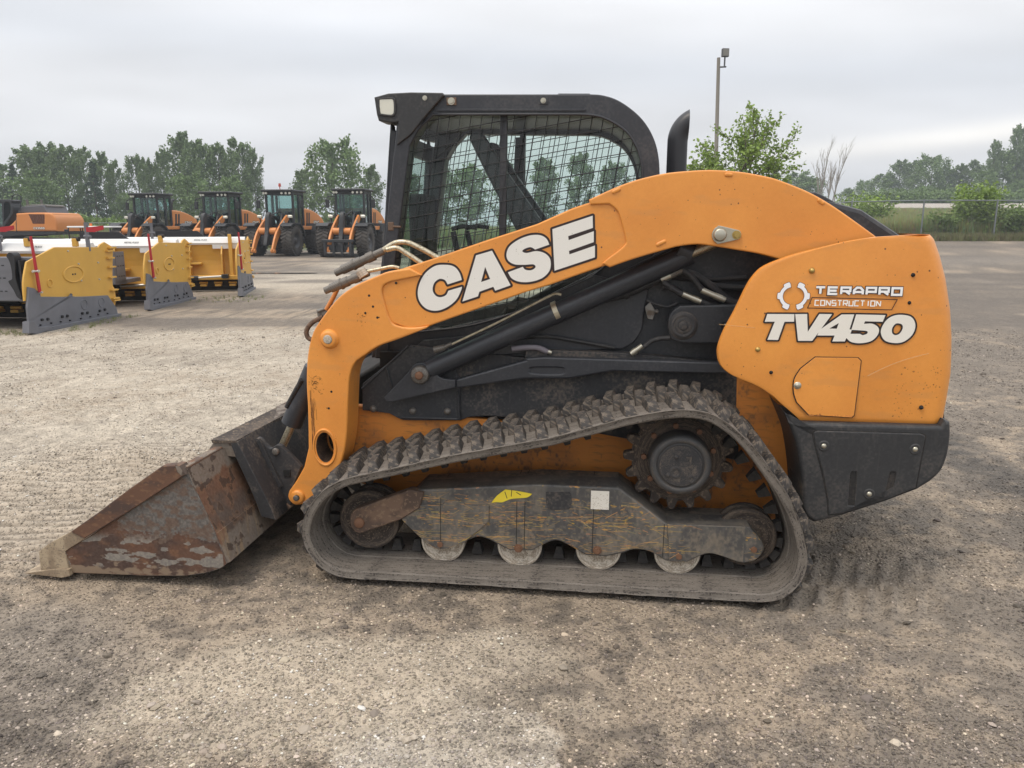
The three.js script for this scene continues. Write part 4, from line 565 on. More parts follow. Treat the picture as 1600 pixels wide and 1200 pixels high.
// --- cab
{
  const W = -0.56, B = -1.42, holeP = [[0.306,2.004,1],[0.989,1.992,1],[1.051,1.983],[1.116,1.955],[1.173,1.914],[1.208,1.865],[1.232,1.811],[1.245,1.737],[1.251,1.577,1],[1.075,1.321,1],[0.663,1.11,1],[0.326,1.029,1],[0.063,1.04,1],[0.1,1.32,1],[0.129,1.536,1],[0.165,1.737,1],[0.194,1.892,1]];
  const out = [[0.346,2.09,1],[1.016,2.077,1],[1.057,2.073],[1.113,2.057],[1.169,2.026],[1.226,1.98],[1.269,1.926],[1.299,1.864],[1.315,1.797],[1.321,1.729,1],[1.334,1.38,1],[1.077,1.234,1],[0.663,1.02,1],[0.323,0.89,1],[-0.006,0.883,1],[0.057,1.418,1],[0.136,1.976,1],[0.198,2.057,1]];
  const inner = (p) => plate(p, W, W - 0.07, 0.006, [holeP]);
  const cab = add('cab', inner(out), M.satin);
  add('cab_side', mirror(inner(out)), M.satin, cab);
  // a raised lip round the window and the arched roll bar behind
  const lip = curvy(holeP, 5), lipPts = []; lip.forEach((p) => lipPts.push(V(p.x, p.y, W + 0.001)));
  add('window_seal', new THREE.TubeGeometry(new THREE.CatmullRomCurve3([...lipPts, lipPts[0]], false, 'centripetal'), 220, 0.006, 6, false), M.satin, cab);
  const roof = [[0.144,2.017,1],[0.346,2.085,1],[1.016,2.072,1],[1.113,2.049],[1.184,2.008],[1.241,1.945],[1.28,1.864],[1.3,1.77],[1.304,1.66,1],[1.265,1.66,1],[1.255,1.765],[1.236,1.838],[1.206,1.9],[1.158,1.955],[1.101,1.993],[1.017,2.016,1],[0.345,2.028,1],[0.196,1.989,1]];
  add('roof', plate(roof, W - 0.02, -1.40, 0.008), M.satin, cab);
  add('roof_plate', plate([[0.864,2.092,1],[1.003,2.089,1],[1.012,2.081,1],[0.864,2.083,1]], -0.62, -1.36, 0.001), M.satin, cab);
  add('gutter', both(plate([[0.323,2.027,1],[0.989,2.015,1],[0.989,2.007,1],[0.32,2.018,1]], W + 0.006, W - 0.002, 0.001)), M.satin, cab);
  // front: posts, door frame and glass
  add('front_post', both(plate([[0.06,1.418,1],[-0.003,0.885,1],[0.061,0.886,1],[0.106,1.315,1],[0.196,1.868,1],[0.282,2.005,1],[0.348,2.075,1],[0.201,2.051,1],[0.142,1.975,1]], W + 0.012, W - 0.1, 0.006)), M.satin, cab);
  add('front_door', [plate([[0.042,1.432,1],[0.09,1.932],[0.106,1.945],[0.124,1.94,1],[0.061,1.418,1],[0,0.88,1],[-0.038,0.879,1]], -0.6, -0.66, 0.006), plate([[0.042,1.432,1],[0.09,1.932],[0.106,1.945],[0.124,1.94,1],[0.061,1.418,1],[0,0.88,1],[-0.038,0.879,1]], -1.32, -1.38, 0.006), plate([[0.09,1.932,1],[0.106,1.945,1],[0.124,1.94,1],[0.109,1.861,1],[0.082,1.861,1]], -0.66, -1.32, 0.004)], M.satin, cab);
  add('front_glass', plate([[0.088,1.861,1],[0.094,1.861,1],[-0.019,0.879,1],[-0.025,0.879,1]], -0.66, -1.32, 0), M.glass, cab);
  // light housing
  const hs = add('light_housing', both(plate([[0.042,2.079,1],[0.107,2.094,1],[0.21,2.097,1],[0.355,2.092,1],[0.36,2.081,1],[0.289,2.009,1],[0.205,1.915,1],[0.141,1.872,1],[0.15,1.971,1],[0.124,1.968,1],[0.059,1.978,1],[0.051,2.005,1]], -0.535, -0.68, 0.005)), M.plastic, cab);
  add('visor', plate([[0.033,2.088,1],[0.105,2.1,1],[0.346,2.096,1],[0.345,2.077,1],[0.198,2.057,1],[0.144,2.045,1],[0.05,2.06,1]], -0.68, -1.3, 0.004), M.plastic, cab);
  add('headlight_frame', plate([[0.056,2.073,1],[0.127,2.077,1],[0.141,2.064],[0.14,2.009],[0.124,1.993,1],[0.066,2,1],[0.058,2.022,1]], -0.528, -0.54, 0.002, [[[0.068,2.068,1],[0.124,2.069,1],[0.132,2.058],[0.131,2.012],[0.119,2.001,1],[0.072,2.008,1],[0.067,2.027,1]]]), M.plastic, cab);
  add('headlight', plate([[0.065,2.068],[0.124,2.072],[0.135,2.058],[0.134,2.012],[0.119,2.001],[0.072,2.005],[0.067,2.027]], -0.531, -0.545, 0.003), M.lens, cab);
  for (const [x, y] of [[0.275,2.071]]) add('bolt', bolt(x, y, -0.535, 0.008, 0.006), M.zinc, cab);
  { const [[x, y], [x2, y2]] = [[0.391,2.058],[0.803,2.053]]; add('bolt_plate', box(x - 0.022, x + 0.022, y - 0.016, y + 0.016, W, W + 0.006), M.rustMetal, cab); add('bolt', bolt(x, y, W + 0.006, 0.012), M.zinc, cab); add('bolt_plate', box(x2 - 0.018, x2 + 0.018, y2 - 0.014, y2 + 0.012, W, W + 0.006), M.satin, cab); add('bolt', bolt(x2, y2, W + 0.006, 0.009), M.zinc, cab); }
  { const [[x, y]] = [[0.097,1.51]]; add('latch', [box(x - 0.014, x + 0.014, y - 0.02, y + 0.02, W + 0.008, W + 0.016, 0.004), cyl([x, y, W + 0.01], [x + 0.05, y - 0.002, W + 0.02], 0.005)], M.rustMetal, cab); }
  // windows: two sliding panes and their middle post
  const pane = (name, p, w) => { const g = new THREE.ShapeGeometry(shape(p)); g.translate(0, 0, w); return add(name, g, M.glass, cab); };
  pane('window_pane', holeP, W - 0.045);
  pane('window_pane', holeP, -1.98 - (W - 0.045));
  add('window_post', both(plate([[0.606,2.009,1],[0.638,2.009,1],[0.628,1.317,1],[0.594,1.257,1]], W - 0.03, W - 0.06, 0.003)), M.satin, cab);
  // steel mesh over both side windows
  const H2 = shape(holeP), poly = curvy(holeP, 4), inside = (x, y) => { let c = false; for (let i = 0, j = poly.length - 1; i < poly.length; j = i++) { const a = poly[i], b = poly[j]; if ((a.y > y) !== (b.y > y) && x < (b.x - a.x) * (y - a.y) / (b.y - a.y) + a.x) c = !c; } return c; };
  const [q00, q01, q10] = [[0.177,1.374],[0.361,1.404],[0.22,1.637]], wires = [];
  const dirH = [q01[0] - q00[0], q01[1] - q00[1]].map((v, i, a) => v / Math.hypot(...a)), dirV = [q10[0] - q00[0], q10[1] - q00[1]].map((v, i, a) => v / Math.hypot(...a));
  const run = (o, d, w) => { let on = null; for (let s = -1.6; s <= 1.6; s += 0.004) { const p = [o[0] + d[0] * s, o[1] + d[1] * s], k = inside(p[0], p[1]); if (k && !on) on = p; if (!k && on) { const g = cyl([on[0] - d[0] * 0.008, on[1] - d[1] * 0.008, w], [p[0] + d[0] * 0.004, p[1] + d[1] * 0.004, w], 0.002, 0.002, 5, true); wires.push(g); on = null; } } };
  for (let i = -22; i < 24; i++) { run([q00[0] + dirV[0] * i * 0.061, q00[1] + dirV[1] * i * 0.061], dirH, W - 0.012); run([q00[0] + dirH[0] * i * 0.0515, q00[1] + dirH[1] * i * 0.0515], dirV, W - 0.016); }
  for (const g of wires) add('mesh_wire', g, M.wire, cab);
  add('window_mesh', mirror(merge(wires)), M.wire, cab);
  // rear wall and floor, seat and controls inside
  add('rear_wall', plate([[1.252,1.662,1],[1.312,1.662,1],[1.325,1.321,1],[1.221,1.32,1]], -0.63, -1.35, 0.004), M.satin, cab);
  add('cab_floor', box(...(() => { const [a, b] = [[0.059,0.878],[1.321,0.941]]; return [a[0], b[0], a[1] - 0.03, b[1]]; })(), B + 0.07, W - 0.07), M.pitch, cab);
  const seat = add('seat', plate([[0.614,1.132,1],[0.78,1.108],[0.978,1.12,1],[1.038,1.363],[1.09,1.584],[1.128,1.584],[1.161,1.537],[1.12,1.268],[1.077,1.039,1],[0.614,1.015,1],[0.581,1.072]], -0.76, -1.22, 0.03, [], 4), M.pitch, cab);
  add('headrest', plate([[1.079,1.621],[1.125,1.676],[1.163,1.661],[1.153,1.584],[1.112,1.568]], -0.86, -1.12, 0.02), M.pitch, cab);
  add('lap_bar', both(plate([[0.444,1.931],[0.471,1.945],[0.505,1.936,1],[0.615,1.766,1],[0.794,1.521,1],[0.852,1.309,1],[0.764,1.308,1],[0.547,1.701,1],[0.449,1.893]], -0.72, -0.79, 0.012)), M.black, cab);
  add('joystick', both([cyl([...[[0.364,1.366]][0], -0.8], [...[[0.34,1.484]][0], -0.8], 0.014), tube([[...[[0.334,1.496]][0], -0.8], [...[[0.385,1.509]][0], -0.8], [...[[0.459,1.503]][0], -0.8]], 0.011, 10)]), M.pitch, cab);
  add('armrest', both(box(...(() => { const [a, b] = [[0.311,1.302],[0.633,1.383]]; return [a[0], b[0], a[1], b[1]]; })(), -0.86, -0.7, 0.02)), M.pitch, cab);
  add('dashboard', box(...(() => { const [a, b] = [[0.036,1.229],[0.264,1.679]]; return [a[0], a[0] + 0.1, a[1], b[1]]; })(), -1.36, -1.1, 0.02), M.pitch, cab);
  add('inner_post', plate([[0.585,1.983,1],[0.641,1.983,1],[0.618,1.591,1],[0.564,1.591,1]], -1.33, -1.37, 0.003), M.satin, cab);
  // exhaust stack
  const [e0, e1, e2, e3] = [[1.445,1.363],[1.426,1.793],[1.424,1.915],[1.476,2.057]], R = 0.049, Pp = [], Ip = [], nr = 34, nc = 28, cut = e3[0];
  for (let i = 0; i <= nr; i++) {                       // straight pipe, elbow turning rearwards, cut off upright
    const t = i / nr, s = t < 0.5 ? t / 0.5 : 1, a = t < 0.5 ? 0 : (t - 0.5) / 0.5 * 1.25, rb = 0.115, cx = e1[0] + (a ? rb * (1 - Math.cos(a)) : 0), cy = t < 0.5 ? lerp(e0[1], e2[1], s) : e2[1] + rb * Math.sin(a);
    for (let k = 0; k <= nc; k++) { const f = k / nc * 2 * Math.PI, q = R * Math.cos(f); let x = cx + q * Math.cos(a), y = cy - q * Math.sin(a); if (x > cut) { y -= (x - cut) * 0.25; x = cut; } Pp.push(x, y, -1.0 + R * Math.sin(f)); if (i < nr && k < nc) { const o = i * (nc + 1) + k; Ip.push(o, o + nc + 1, o + 1, o + 1, o + nc + 1, o + nc + 2); } }
  }
  const eg = new THREE.BufferGeometry(); eg.setAttribute('position', new THREE.Float32BufferAttribute(Pp, 3)); eg.setIndex(Ip); eg.computeVertexNormals();
  add('exhaust_stack', eg, std({ color: 0x2b2c30, roughness: 0.4, side: THREE.DoubleSide }));
}
// --- bucket and coupler
{
  const W0 = 0.11, W1 = -2.09;
  const rust = (k, w, h, x0, y0, f) => tex(Math.round(640 * Math.min(1, w / h * 1.0)) || 640, 400, [w, h, x0, y0], f);
  const sideC = (u, v) => { const a = fbm(u * 9, v * 14, 5, 501), b = fbm(u * 34, v * 50, 4, 511), c = fbm(u * 120, v * 120, 3, 521), s = fbm(u * 6, v * 60, 3, 541);
    let q = mixc([100, 73, 59], [80, 63, 56], sm(0.4, 0.62, a)); q = mixc(q, [128, 94, 68], sm(0.55, 0.75, b) * 0.5);
    const steel = sm(0.5, 0.56, a * 0.55 + b * 0.3 + c * 0.15 + 0.5 * sm(0.16, 0.3, v) * sm(-1.15, -0.8, u) - 0.1); q = mixc(q, mixc(mixc([92, 88, 86], [118, 113, 107], c), [104, 82, 68], sm(0.42, 0.62, b) * 0.7), steel);
    const chipsG = sm(0.57, 0.6, fbm(u * 13 + 7, v * 34, 4, 551)) * sm(0.03, 0.06, v) * (1 - sm(0.17, 0.22, v)); q = mixc(q, mixc([128, 126, 122], [150, 144, 134], c), chipsG * 0.9);
    const mud = sm(0.48, 0.6, (0.07 - v) * 4.6 + b * 0.55 + s * 0.25 + 0.04); q = mixc(q, mixc([150, 134, 114], [128, 110, 92], c), mud * 0.9);
    return q.map((x) => x + (c - 0.5) * 22); };
  const sideTex = tex(900, 480, [1.1, 0.62, -1.6, -0.05], (x, y) => sideC(-1.6 + x * 1.1, -0.05 + y * 0.62));
  M.bucketSide = std({ map: sideTex, roughness: 0.68, metalness: 0.25, bumpMap: grain, bumpScale: 0.0015 });
  const backTex = tex(1024, 400, [2.1, 0.6, -2.05, -0.05], (x, y) => { const z = -2.05 + x * 2.1, v = -0.05 + y * 0.6, a = fbm(z * 4 + 30, v * 5, 5, 601), b = fbm(z * 22, v * 26, 4, 611), c = fbm(z * 110, v * 110, 2, 621), s = fbm(z * 24 + v * 10, v * 4, 4, 631);
    let q = mixc([116, 86, 68], [92, 80, 72], sm(0.42, 0.62, a)); q = mixc(q, [142, 108, 80], sm(0.52, 0.7, b) * 0.5); q = mixc(q, [128, 120, 110], sm(0.5, 0.66, 0.35 * s + 0.35 * a + 0.3 * b + 0.5 * sm(0.4, 0.47, v) + 0.4 * sm(0.24, 0.16, v) - 0.12) * 0.8);
    q = mixc(q, [150, 128, 100], sm(0.6, 0.72, s) * sm(0.27, 0.2, v) * 0.7); q = mixc(q, [64, 52, 46], sm(0.64, 0.7, b) * 0.7); return q.map((k) => k + (c - 0.5) * 24); });
  M.bucketBack = std({ map: backTex, roughness: 0.75, metalness: 0.2, bumpMap: grain, bumpScale: 0.0015 });
  M.bucketRim = std({ map: tex(512, 256, [0.9, 0.45], (x, y) => { const a = fbm(x * 8, y * 8, 5, 701, 8), b = fbm(x * 50, y * 50, 3, 711, 50); let q = mixc([104, 76, 60], [80, 63, 56], sm(0.38, 0.62, a)); q = mixc(q, [134, 102, 76], sm(0.58, 0.72, b) * 0.5); return q; }), roughness: 0.75, metalness: 0.2, bumpMap: grain, bumpScale: 0.0012 });
  M.mudSteel = std({ map: tex(256, 256, [0.3, 0.3], (x, y) => { const a = fbm(x * 6, y * 6, 5, 801, 6), b = fbm(x * 50, y * 50, 3, 811, 50); let q = mixc([166, 150, 126], [134, 118, 98], sm(0.4, 0.65, a)); return mixc(q, [104, 92, 80], sm(0.6, 0.72, b) * 0.6); }), roughness: 0.8, bumpMap: grain, bumpScale: 0.002 });
  const sideP = [[-0.685,0.525,1],[-0.639,0.519,1],[-0.569,0.349,1],[-0.526,0.236,1],[-0.483,0.098,1],[-0.514,0.072],[-0.595,0.044],[-0.679,0.027,1],[-0.858,0.016,1],[-1.226,0.009,1],[-1.248,0.102,1],[-1.06,0.22,1],[-0.866,0.369,1]];
  const bk = add('bucket', plate(sideP, W0, W0 - 0.016, 0.003), M.bucketSide); add('side_plate', plate(sideP, W1 + 0.016, W1, 0.003), M.bucketSide, bk);
  add('rim_bar', both(plate([[-0.73,0.527,1],[-0.672,0.532,1],[-0.636,0.489,1],[-0.902,0.317,1],[-1.126,0.18,1],[-1.186,0.21,1],[-1.052,0.301,1],[-0.891,0.418,1]], W0 + 0.014, W0 - 0.03, 0.004)), M.bucketRim, bk);
  add('rim_lug', plate([[-0.672,0.535,1],[-0.649,0.533,1],[-0.624,0.495,1],[-0.645,0.486,1],[-0.663,0.504,1]], W0 + 0.017, W0 - 0.04, 0.003), M.bucketBack, bk);
  add('side_cutter', both(plate([[-1.186,0.21,1],[-1.126,0.18,1],[-1.232,0.112,1],[-1.221,0.025,1],[-1.238,0.015,1],[-1.361,0.017,1],[-1.358,0.105,1],[-1.307,0.144,1]], W0 + 0.006, W0 - 0.03, 0.003)), M.mudSteel, bk);
  const lipY = [[-1.432,-0.003]][0][0], tip = [[-1.233,0.054]][0][0];
  const ce = new THREE.Shape(); ce.moveTo(lipY, 0.004); ce.lineTo(tip - 0.02, 0.034); ce.lineTo(tip + 0.02, 0.034); ce.lineTo(tip + 0.02, 0.004); ce.lineTo(tip - 0.02, -0.006); ce.closePath();
  const ceg = new THREE.ExtrudeGeometry(ce, { depth: W0 - W1 + 0.04, bevelEnabled: false }); ceg.translate(0, 0, W1 - 0.02); add('cutting_edge', ceg, M.mudSteel, bk);
  // bottom and back as one bent sheet
  const sheet = (pts, mat, name, a, b, t = 0.012) => { const s = new THREE.Shape(), n = pts.length; pts.forEach((p, i) => i ? s.lineTo(p[0], p[1]) : s.moveTo(p[0], p[1])); for (let i = n - 1; i >= 0; i--) { const p = pts[Math.max(0, i - 1)], q = pts[Math.min(n - 1, i + 1)], l = Math.hypot(q[0] - p[0], q[1] - p[1]); s.lineTo(pts[i][0] - (q[1] - p[1]) / l * t, pts[i][1] + (q[0] - p[0]) / l * t); } const g = new THREE.ExtrudeGeometry(s, { depth: a - b, bevelEnabled: false }); g.translate(0, 0, b); const U = g.attributes.uv, P = g.attributes.position, N = g.attributes.normal; for (let i = 0; i < P.count; i++) if (Math.abs(N.getZ(i)) < 0.5) U.setXY(i, P.getZ(i), P.getY(i)); return add(name, g, mat, bk); };
  const pr = [[-1.192,0.008],[-0.679,0.027],[-0.589,0.044],[-0.514,0.072],[-0.48,0.101],[-0.524,0.236],[-0.574,0.354],[-0.631,0.513]];
  sheet(pr.map(([x, y], i) => [x + (i > 3 ? 0.004 : 0), Math.max(0.008, y)]), M.bucketBack, 'back_sheet', W0 - 0.004, W1 + 0.004);
  sheet([[-0.477,0.104],[-0.521,0.236]].map(([x, y]) => [x + 0.008, y]), M.bucketBack, 'heel_plate', W0 - 0.002, W1 + 0.002, 0.008);
  const top = [[-0.639,0.519]][0];
  for (const [a, b] of [[-0.2, W0 - 0.01], [W1 + 0.01, -1.78]]) add('top_bar', box(top[0] - 0.03, top[0] + 0.012, top[1] - 0.045, top[1] + 0.004, a, b, 0.008), M.bucketBack, bk);
  // raised spill guard across the middle, with its bent lip
  add('spill_guard', plate([[-0.674,0.543,1],[-0.572,0.547,1],[-0.572,0.468,1],[-0.689,0.475,1],[-0.727,0.474,1]], -0.21, -1.77, 0.004), M.bucketBack, bk);
  const lipG = plate([[-0.683,0.551,1],[-0.562,0.552,1],[-0.557,0.538,1],[-0.681,0.537,1]], -0.2, -1.78, 0.002); { const p = lipG.attributes.position; for (let k = 0; k < p.count; k++) { const z = p.getZ(k); p.setX(k, p.getX(k) + 0.03 * sm(-0.6, -0.75, z) + 0.012 * (fbm(z * 9 + 20, 1, 3, 7) - 0.5)); p.setY(k, p.getY(k) - 0.018 * sm(-0.6, -0.75, z)); } lipG.computeVertexNormals(); }
  add('lip_plate', lipG, M.mudDark, bk);
  // hitch plate and quick coupler
  const cp = add('hitch_plate', plate([[-0.594,0.545,1],[-0.556,0.546,1],[-0.412,0.23,1],[-0.397,0.174,1],[-0.468,0.189,1],[-0.501,0.291],[-0.571,0.471,1]], -0.2, -1.78, 0.004), M.darkDusty, bk);
  add('hitch_foot', plate([[-0.512,0.139,1],[-0.461,0.119,1],[-0.383,0.185,1],[-0.404,0.203,1],[-0.474,0.174,1]], -0.34, -1.6, 0.003), M.rustMetal, bk);
  add('quick_coupler', [plate([[-0.621,0.445,1],[-0.548,0.515],[-0.519,0.519],[-0.495,0.491],[-0.471,0.473],[-0.437,0.493],[-0.415,0.488,1],[-0.322,0.39,1],[-0.374,0.272,1],[-0.39,0.18,1],[-0.479,0.159,1],[-0.501,0.214,1]], -0.35, -0.38, 0.004), plate([[-0.621,0.445,1],[-0.548,0.515],[-0.519,0.519],[-0.495,0.491],[-0.471,0.473],[-0.437,0.493],[-0.415,0.488,1],[-0.322,0.39,1],[-0.374,0.272,1],[-0.39,0.18,1],[-0.479,0.159,1],[-0.501,0.214,1]], -1.56, -1.59, 0.004), plate([[-0.608,0.449,1],[-0.546,0.502,1],[-0.451,0.183,1],[-0.485,0.169,1]], -0.38, -1.56, 0.004)], M.darkDusty);
  add('coupler_tube', cyl([...[[-0.6,0.462]][0], -0.352], [...[[-0.6,0.462]][0], -1.58], 0.03, 0.03, 16), M.rustMetal);
  add('coupler_rib', [plate([[-0.537,0.511,1],[-0.517,0.524,1],[-0.418,0.293,1],[-0.438,0.273,1]], -0.338, -0.352, 0.003), plate([[-0.594,0.439,1],[-0.566,0.466,1],[-0.503,0.273,1],[-0.518,0.24,1]], -0.338, -0.352, 0.003)], M.darkDusty);
  { const [[x, y], [x2, y2]] = [[-0.443,0.461],[-0.392,0.361]]; add('pin', turned(x, y, [[0, -0.335], [0.013, -0.335], [0.017, -0.34], [0.017, -0.352]]), M.dullSteel); add('coupler_latch', box(x2 - 0.02, x2 + 0.016, y2 - 0.025, y2 + 0.012, -0.352, -0.344, 0.003), M.pitch); }
  // tilt cylinders
  for (const w of [-0.5, -1.48]) {
    const c = add('tilt_cylinder', cyl([...[[-0.422,0.558]][0], w], [...[[-0.289,0.84]][0], w], 0.052, 0.05, 24), M.satin);
    add('rod', cyl([...[[-0.483,0.432]][0], w], [...[[-0.415,0.565]][0], w], 0.02), M.pipe, c);
    add('hydraulic_pipe', cyl([...[[-0.43,0.649]][0], w + 0.03], [...[[-0.337,0.792]][0], w + 0.05], 0.012), M.rubberHose, c);
  }
  // front cross member between the arms
  add('cross_member', box(...(() => { const [a, b] = [[-0.284,0.439],[-0.139,0.765]]; return [a[0], b[0], a[1], b[1]]; })(), -1.5, -0.48, 0.02), M.cavity);
}

// ---------- snow plows lined up on the left
const P2 = {
  yellow: std({ map: tex(256, 256, [1, 1], (x, y) => { const a = fbm(x * 5, y * 5, 4, 901, 5); return mixc([210, 164, 72], [198, 153, 66], a); }), roughness: 0.5 }),
  grey: std({ map: tex(256, 256, [1, 1], (x, y) => { const a = fbm(x * 6, y * 6, 4, 911, 6); return mixc([112, 113, 120], [96, 97, 102], a); }), roughness: 0.6 }),
  white: std({ color: 0xdcdcda, roughness: 0.5 }), red: std({ color: 0xa8252c, roughness: 0.45 }), black: std({ color: 0x1c1c20, roughness: 0.5 }), steel: std({ color: 0xc8c6c0, metalness: 0.6, roughness: 0.4 }),
  underside: std({ color: 0x2b2622, roughness: 0.8 }),
};
function ext(pts, x0, x1, b = 0.006) {         // a plate standing along z: outline of [z, y], thickness along x
  const g = new THREE.ExtrudeGeometry(new THREE.Shape(curvy(pts).map((p) => new THREE.Vector2(-p.x, p.y))), { depth: x1 - x0 - 2 * b, bevelEnabled: b > 0, bevelThickness: b, bevelSize: b, bevelOffset: -b, bevelSegments: 2 });
  g.rotateY(Math.PI / 2); g.translate(x0 + b, 0, 0); return g;
}
function plow(x, z, turn, label, width, opt) {
  const o = thing('snow_plow', x, groundBase(x, z), z, turn), NX = -6.75, NZ = -10.95;
  tag(o, label, 'snow plow', 'snow plows parked in a row on the left');
  const p = (name, geo, mat, parent = o) => mesh(name, geo, mat, parent), zy = (a) => a.map(([zz, y, c]) => [zz - NZ, y, c]);
  const wing = p('end_plate', ext(zy([[-10.826,0.465,1],[-10.852,0.732],[-10.968,1.002,1],[-11.6,1.188,1],[-12.692,1.157,1],[-12.74,1.197,1],[-12.868,1.235,1],[-13.096,1.145,1],[-12.978,0.577],[-13.016,0.456],[-13.02,0.273],[-12.948,0.128,1],[-12.77,0.275,1],[-11.108,0.437,1]]), -0.03, 0, 0.006), P2.yellow);
  p('wear_shoe', ext(zy([[-10.896,0.657,1],[-11.01,0.629,1],[-11.116,0.547,1],[-11.121,0.501,1],[-11.766,0.442],[-11.827,0.485],[-11.904,0.429],[-12.749,0.373,1],[-12.952,0.15,1],[-13,-0.029,1],[-10.878,-0.006,1],[-10.692,0.03,1],[-10.725,0.188,1],[-10.813,0.186,1],[-10.822,0.375,1]]), -0.002, 0.035, 0.006), P2.grey);
  p('runner', ext(zy([[-10.891,0.057,1],[-13.016,0.045,1],[-13,-0.029,1],[-10.878,-0.006,1]]), 0.036, 0.075, 0.006), P2.grey);
  p('runner_toe', ext(zy([[-10.727,0.197,1],[-10.813,0.186,1],[-10.911,0.082,1],[-11.19,0.073,1],[-11.182,0.037,1],[-10.893,-0.008,1],[-10.692,0.03,1]]), 0.03, 0.1, 0.004), P2.grey);
  const rowB = zy([[-11.069,0.173],[-11.193,0.167],[-11.521,0.166],[-11.639,0.162],[-12.01,0.159],[-12.138,0.155],[-12.463,0.149],[-12.603,0.155],[-11.023,0.104],[-11.26,0.102],[-11.472,0.095],[-11.692,0.087],[-11.958,0.085],[-12.199,0.086],[-12.412,0.093],[-12.669,0.084]]); rowB.forEach(([a, y], i) => p('bolt', cyl([0.03, y, a], [0.06, y, a], i < 8 ? 0.022 : 0.012, i < 8 ? 0.02 : 0.01, 8), P2.black));
  for (const [a, y] of zy([[-12.093,0.291],[-12.548,0.276]])) { const t = new THREE.TorusGeometry(0.075, 0.007, 6, 20); t.rotateY(Math.PI / 2); t.translate(0.036, y, a); p('cast_ring', t, P2.grey); }
  { const [[a, y]] = zy([[-11.975,0.768]]), t = new THREE.TorusGeometry(0.12, 0.012, 8, 32); t.scale(2.0, 1, 1); t.rotateY(Math.PI / 2); t.translate(0.002, y, a); p('oval_emblem', t, P2.yellow, wing);
    for (const d of [-0.03, 0.03]) p('bolt', cyl([0, y, a + d], [0.012, y, a + d], 0.012, 0.012, 8), P2.underside, wing);
    const [[b, yy]] = zy([[-11.395,0.673]]), t2 = new THREE.TorusGeometry(0.055, 0.01, 8, 20); t2.rotateY(Math.PI / 2); t2.translate(0.004, yy, b); p('latch_ring', t2, P2.yellow, wing); }
  for (const [a, y] of zy([[-12.113,0.918],[-12.622,0.913],[-12.132,0.659],[-12.605,0.646],[-11.835,0.435],[-11.89,1.122]])) p('bolt', cyl([0, y, a], [0.018, y, a], 0.014, 0.012, 8), P2.steel, wing);
  zy([[-12.95,1.139],[-12.878,1.089],[-12.875,0.974],[-12.885,0.827],[-12.87,0.659],[-12.888,0.445],[-12.901,0.305],[-12.915,0.272]]).forEach(([a, y]) => p('hinge_lug', box(-0.02, 0.05, y - 0.012, y + 0.012, a - 0.16, a + 0.02), P2.yellow, wing));
  const [m0, m1] = zy([[-11.041,1.355],[-11.074,0.569]]);
  const mk = p('marker_rod', cyl([0.06, m1[1], m1[0]], [0.05, m0[1], m0[0]], 0.024, 0.018, 12), P2.red);
  { const k = [lerp(m1[0], m0[0], 0.38), lerp(m1[1], m0[1], 0.38)]; p('clamp', [cyl([0.055, k[1], k[0] - 0.06], [0.055, k[1], k[0] + 0.08], 0.016, 0.016, 8), cyl([-0.0, k[1], k[0]], [0.09, k[1], k[0]], 0.02, 0.02, 8)], P2.steel, mk); p('bolt', cyl([0.05, m1[1], m1[0]], [0.1, m1[1], m1[0]], 0.016, 0.016, 8), P2.steel, mk); }
  const Z = -1.62, W = -width;
  const beam = p('top_beam', [ext([[Z + 0.1, 1.06, 1], [Z + 0.12, 1.1, 1], [Z + 0.05, 1.22, 1], [Z - 0.05, 1.235, 1], [Z - 0.14, 1.1, 1], [Z - 0.12, 1.06, 1]], W, -0.04, 0.004), ext([[Z + 0.1, 0.97, 1], [Z + 0.105, 1.061, 1], [Z - 0.1, 1.061, 1], [Z - 0.1, 0.97, 1]], -0.75, -0.04, 0.004)], P2.white);
  const print = (txt, x0, y0, h, italic) => { const c = document.createElement('canvas'); c.width = 512; c.height = 64; const g = c.getContext('2d'); g.font = (italic ? 'italic ' : '') + 'bold 56px sans-serif'; g.fillStyle = '#22222a'; g.textBaseline = 'middle'; g.fillText(txt, 6, 34, 500); const t = new THREE.CanvasTexture(c); t.colorSpace = THREE.SRGBColorSpace; const q = new THREE.PlaneGeometry(h * 8, h); q.rotateX(-0.53); q.translate(x0 + h * 4, y0, Z + 0.089); mesh('printed_lettering', q, std({ map: t, transparent: true, roughness: 0.5 }), beam); };
  print('METAL PLESS', opt.text ?? -1.75, 1.17, 0.052, true);
  for (const px of opt.posts) { const t = p('post', box(px - 0.04, px + 0.04, opt.postLow ?? 1.17, 1.3, Z + 0.13, Z + 0.2, 0.012), P2.yellow); p('eye', cyl([px - 0.03, 1.29, Z + 0.16], [px + 0.07, 1.29, Z + 0.16], 0.035, 0.035, 12), P2.underside, t); }
  // back wall with its ribs, bottom bar and cylinder
  const wall = p('moldboard', ext([[Z + 0.05, 1.06, 1], [Z - 0.03, 0.7], [Z + 0.03, 0.26, 1], [Z + 0.0, 0.24, 1], [Z - 0.06, 0.7], [Z + 0.0, 1.06, 1]], W, -0.03, 0), P2.yellow);
  for (const rx of [-0.55, -1.25, -1.6, -2.3, -3.0].filter((v) => v > W)) p('rib', ext([[Z + 0.08, 1.06, 1], [Z + 0.22, 0.85, 1], [Z + 0.25, 0.3, 1], [Z, 0.3, 1], [Z, 1.06, 1]], rx - 0.015, rx + 0.015, 0), P2.yellow, wall);
  p('bottom_bar', box(W, -0.04, 0.27, 0.37, Z + 0.02, Z + 0.3, 0.015), P2.yellow, wall);
  p('shelf', box(W, -1.0, 0.62, 0.66, Z, Z + 0.22, 0.008), P2.yellow, wall);
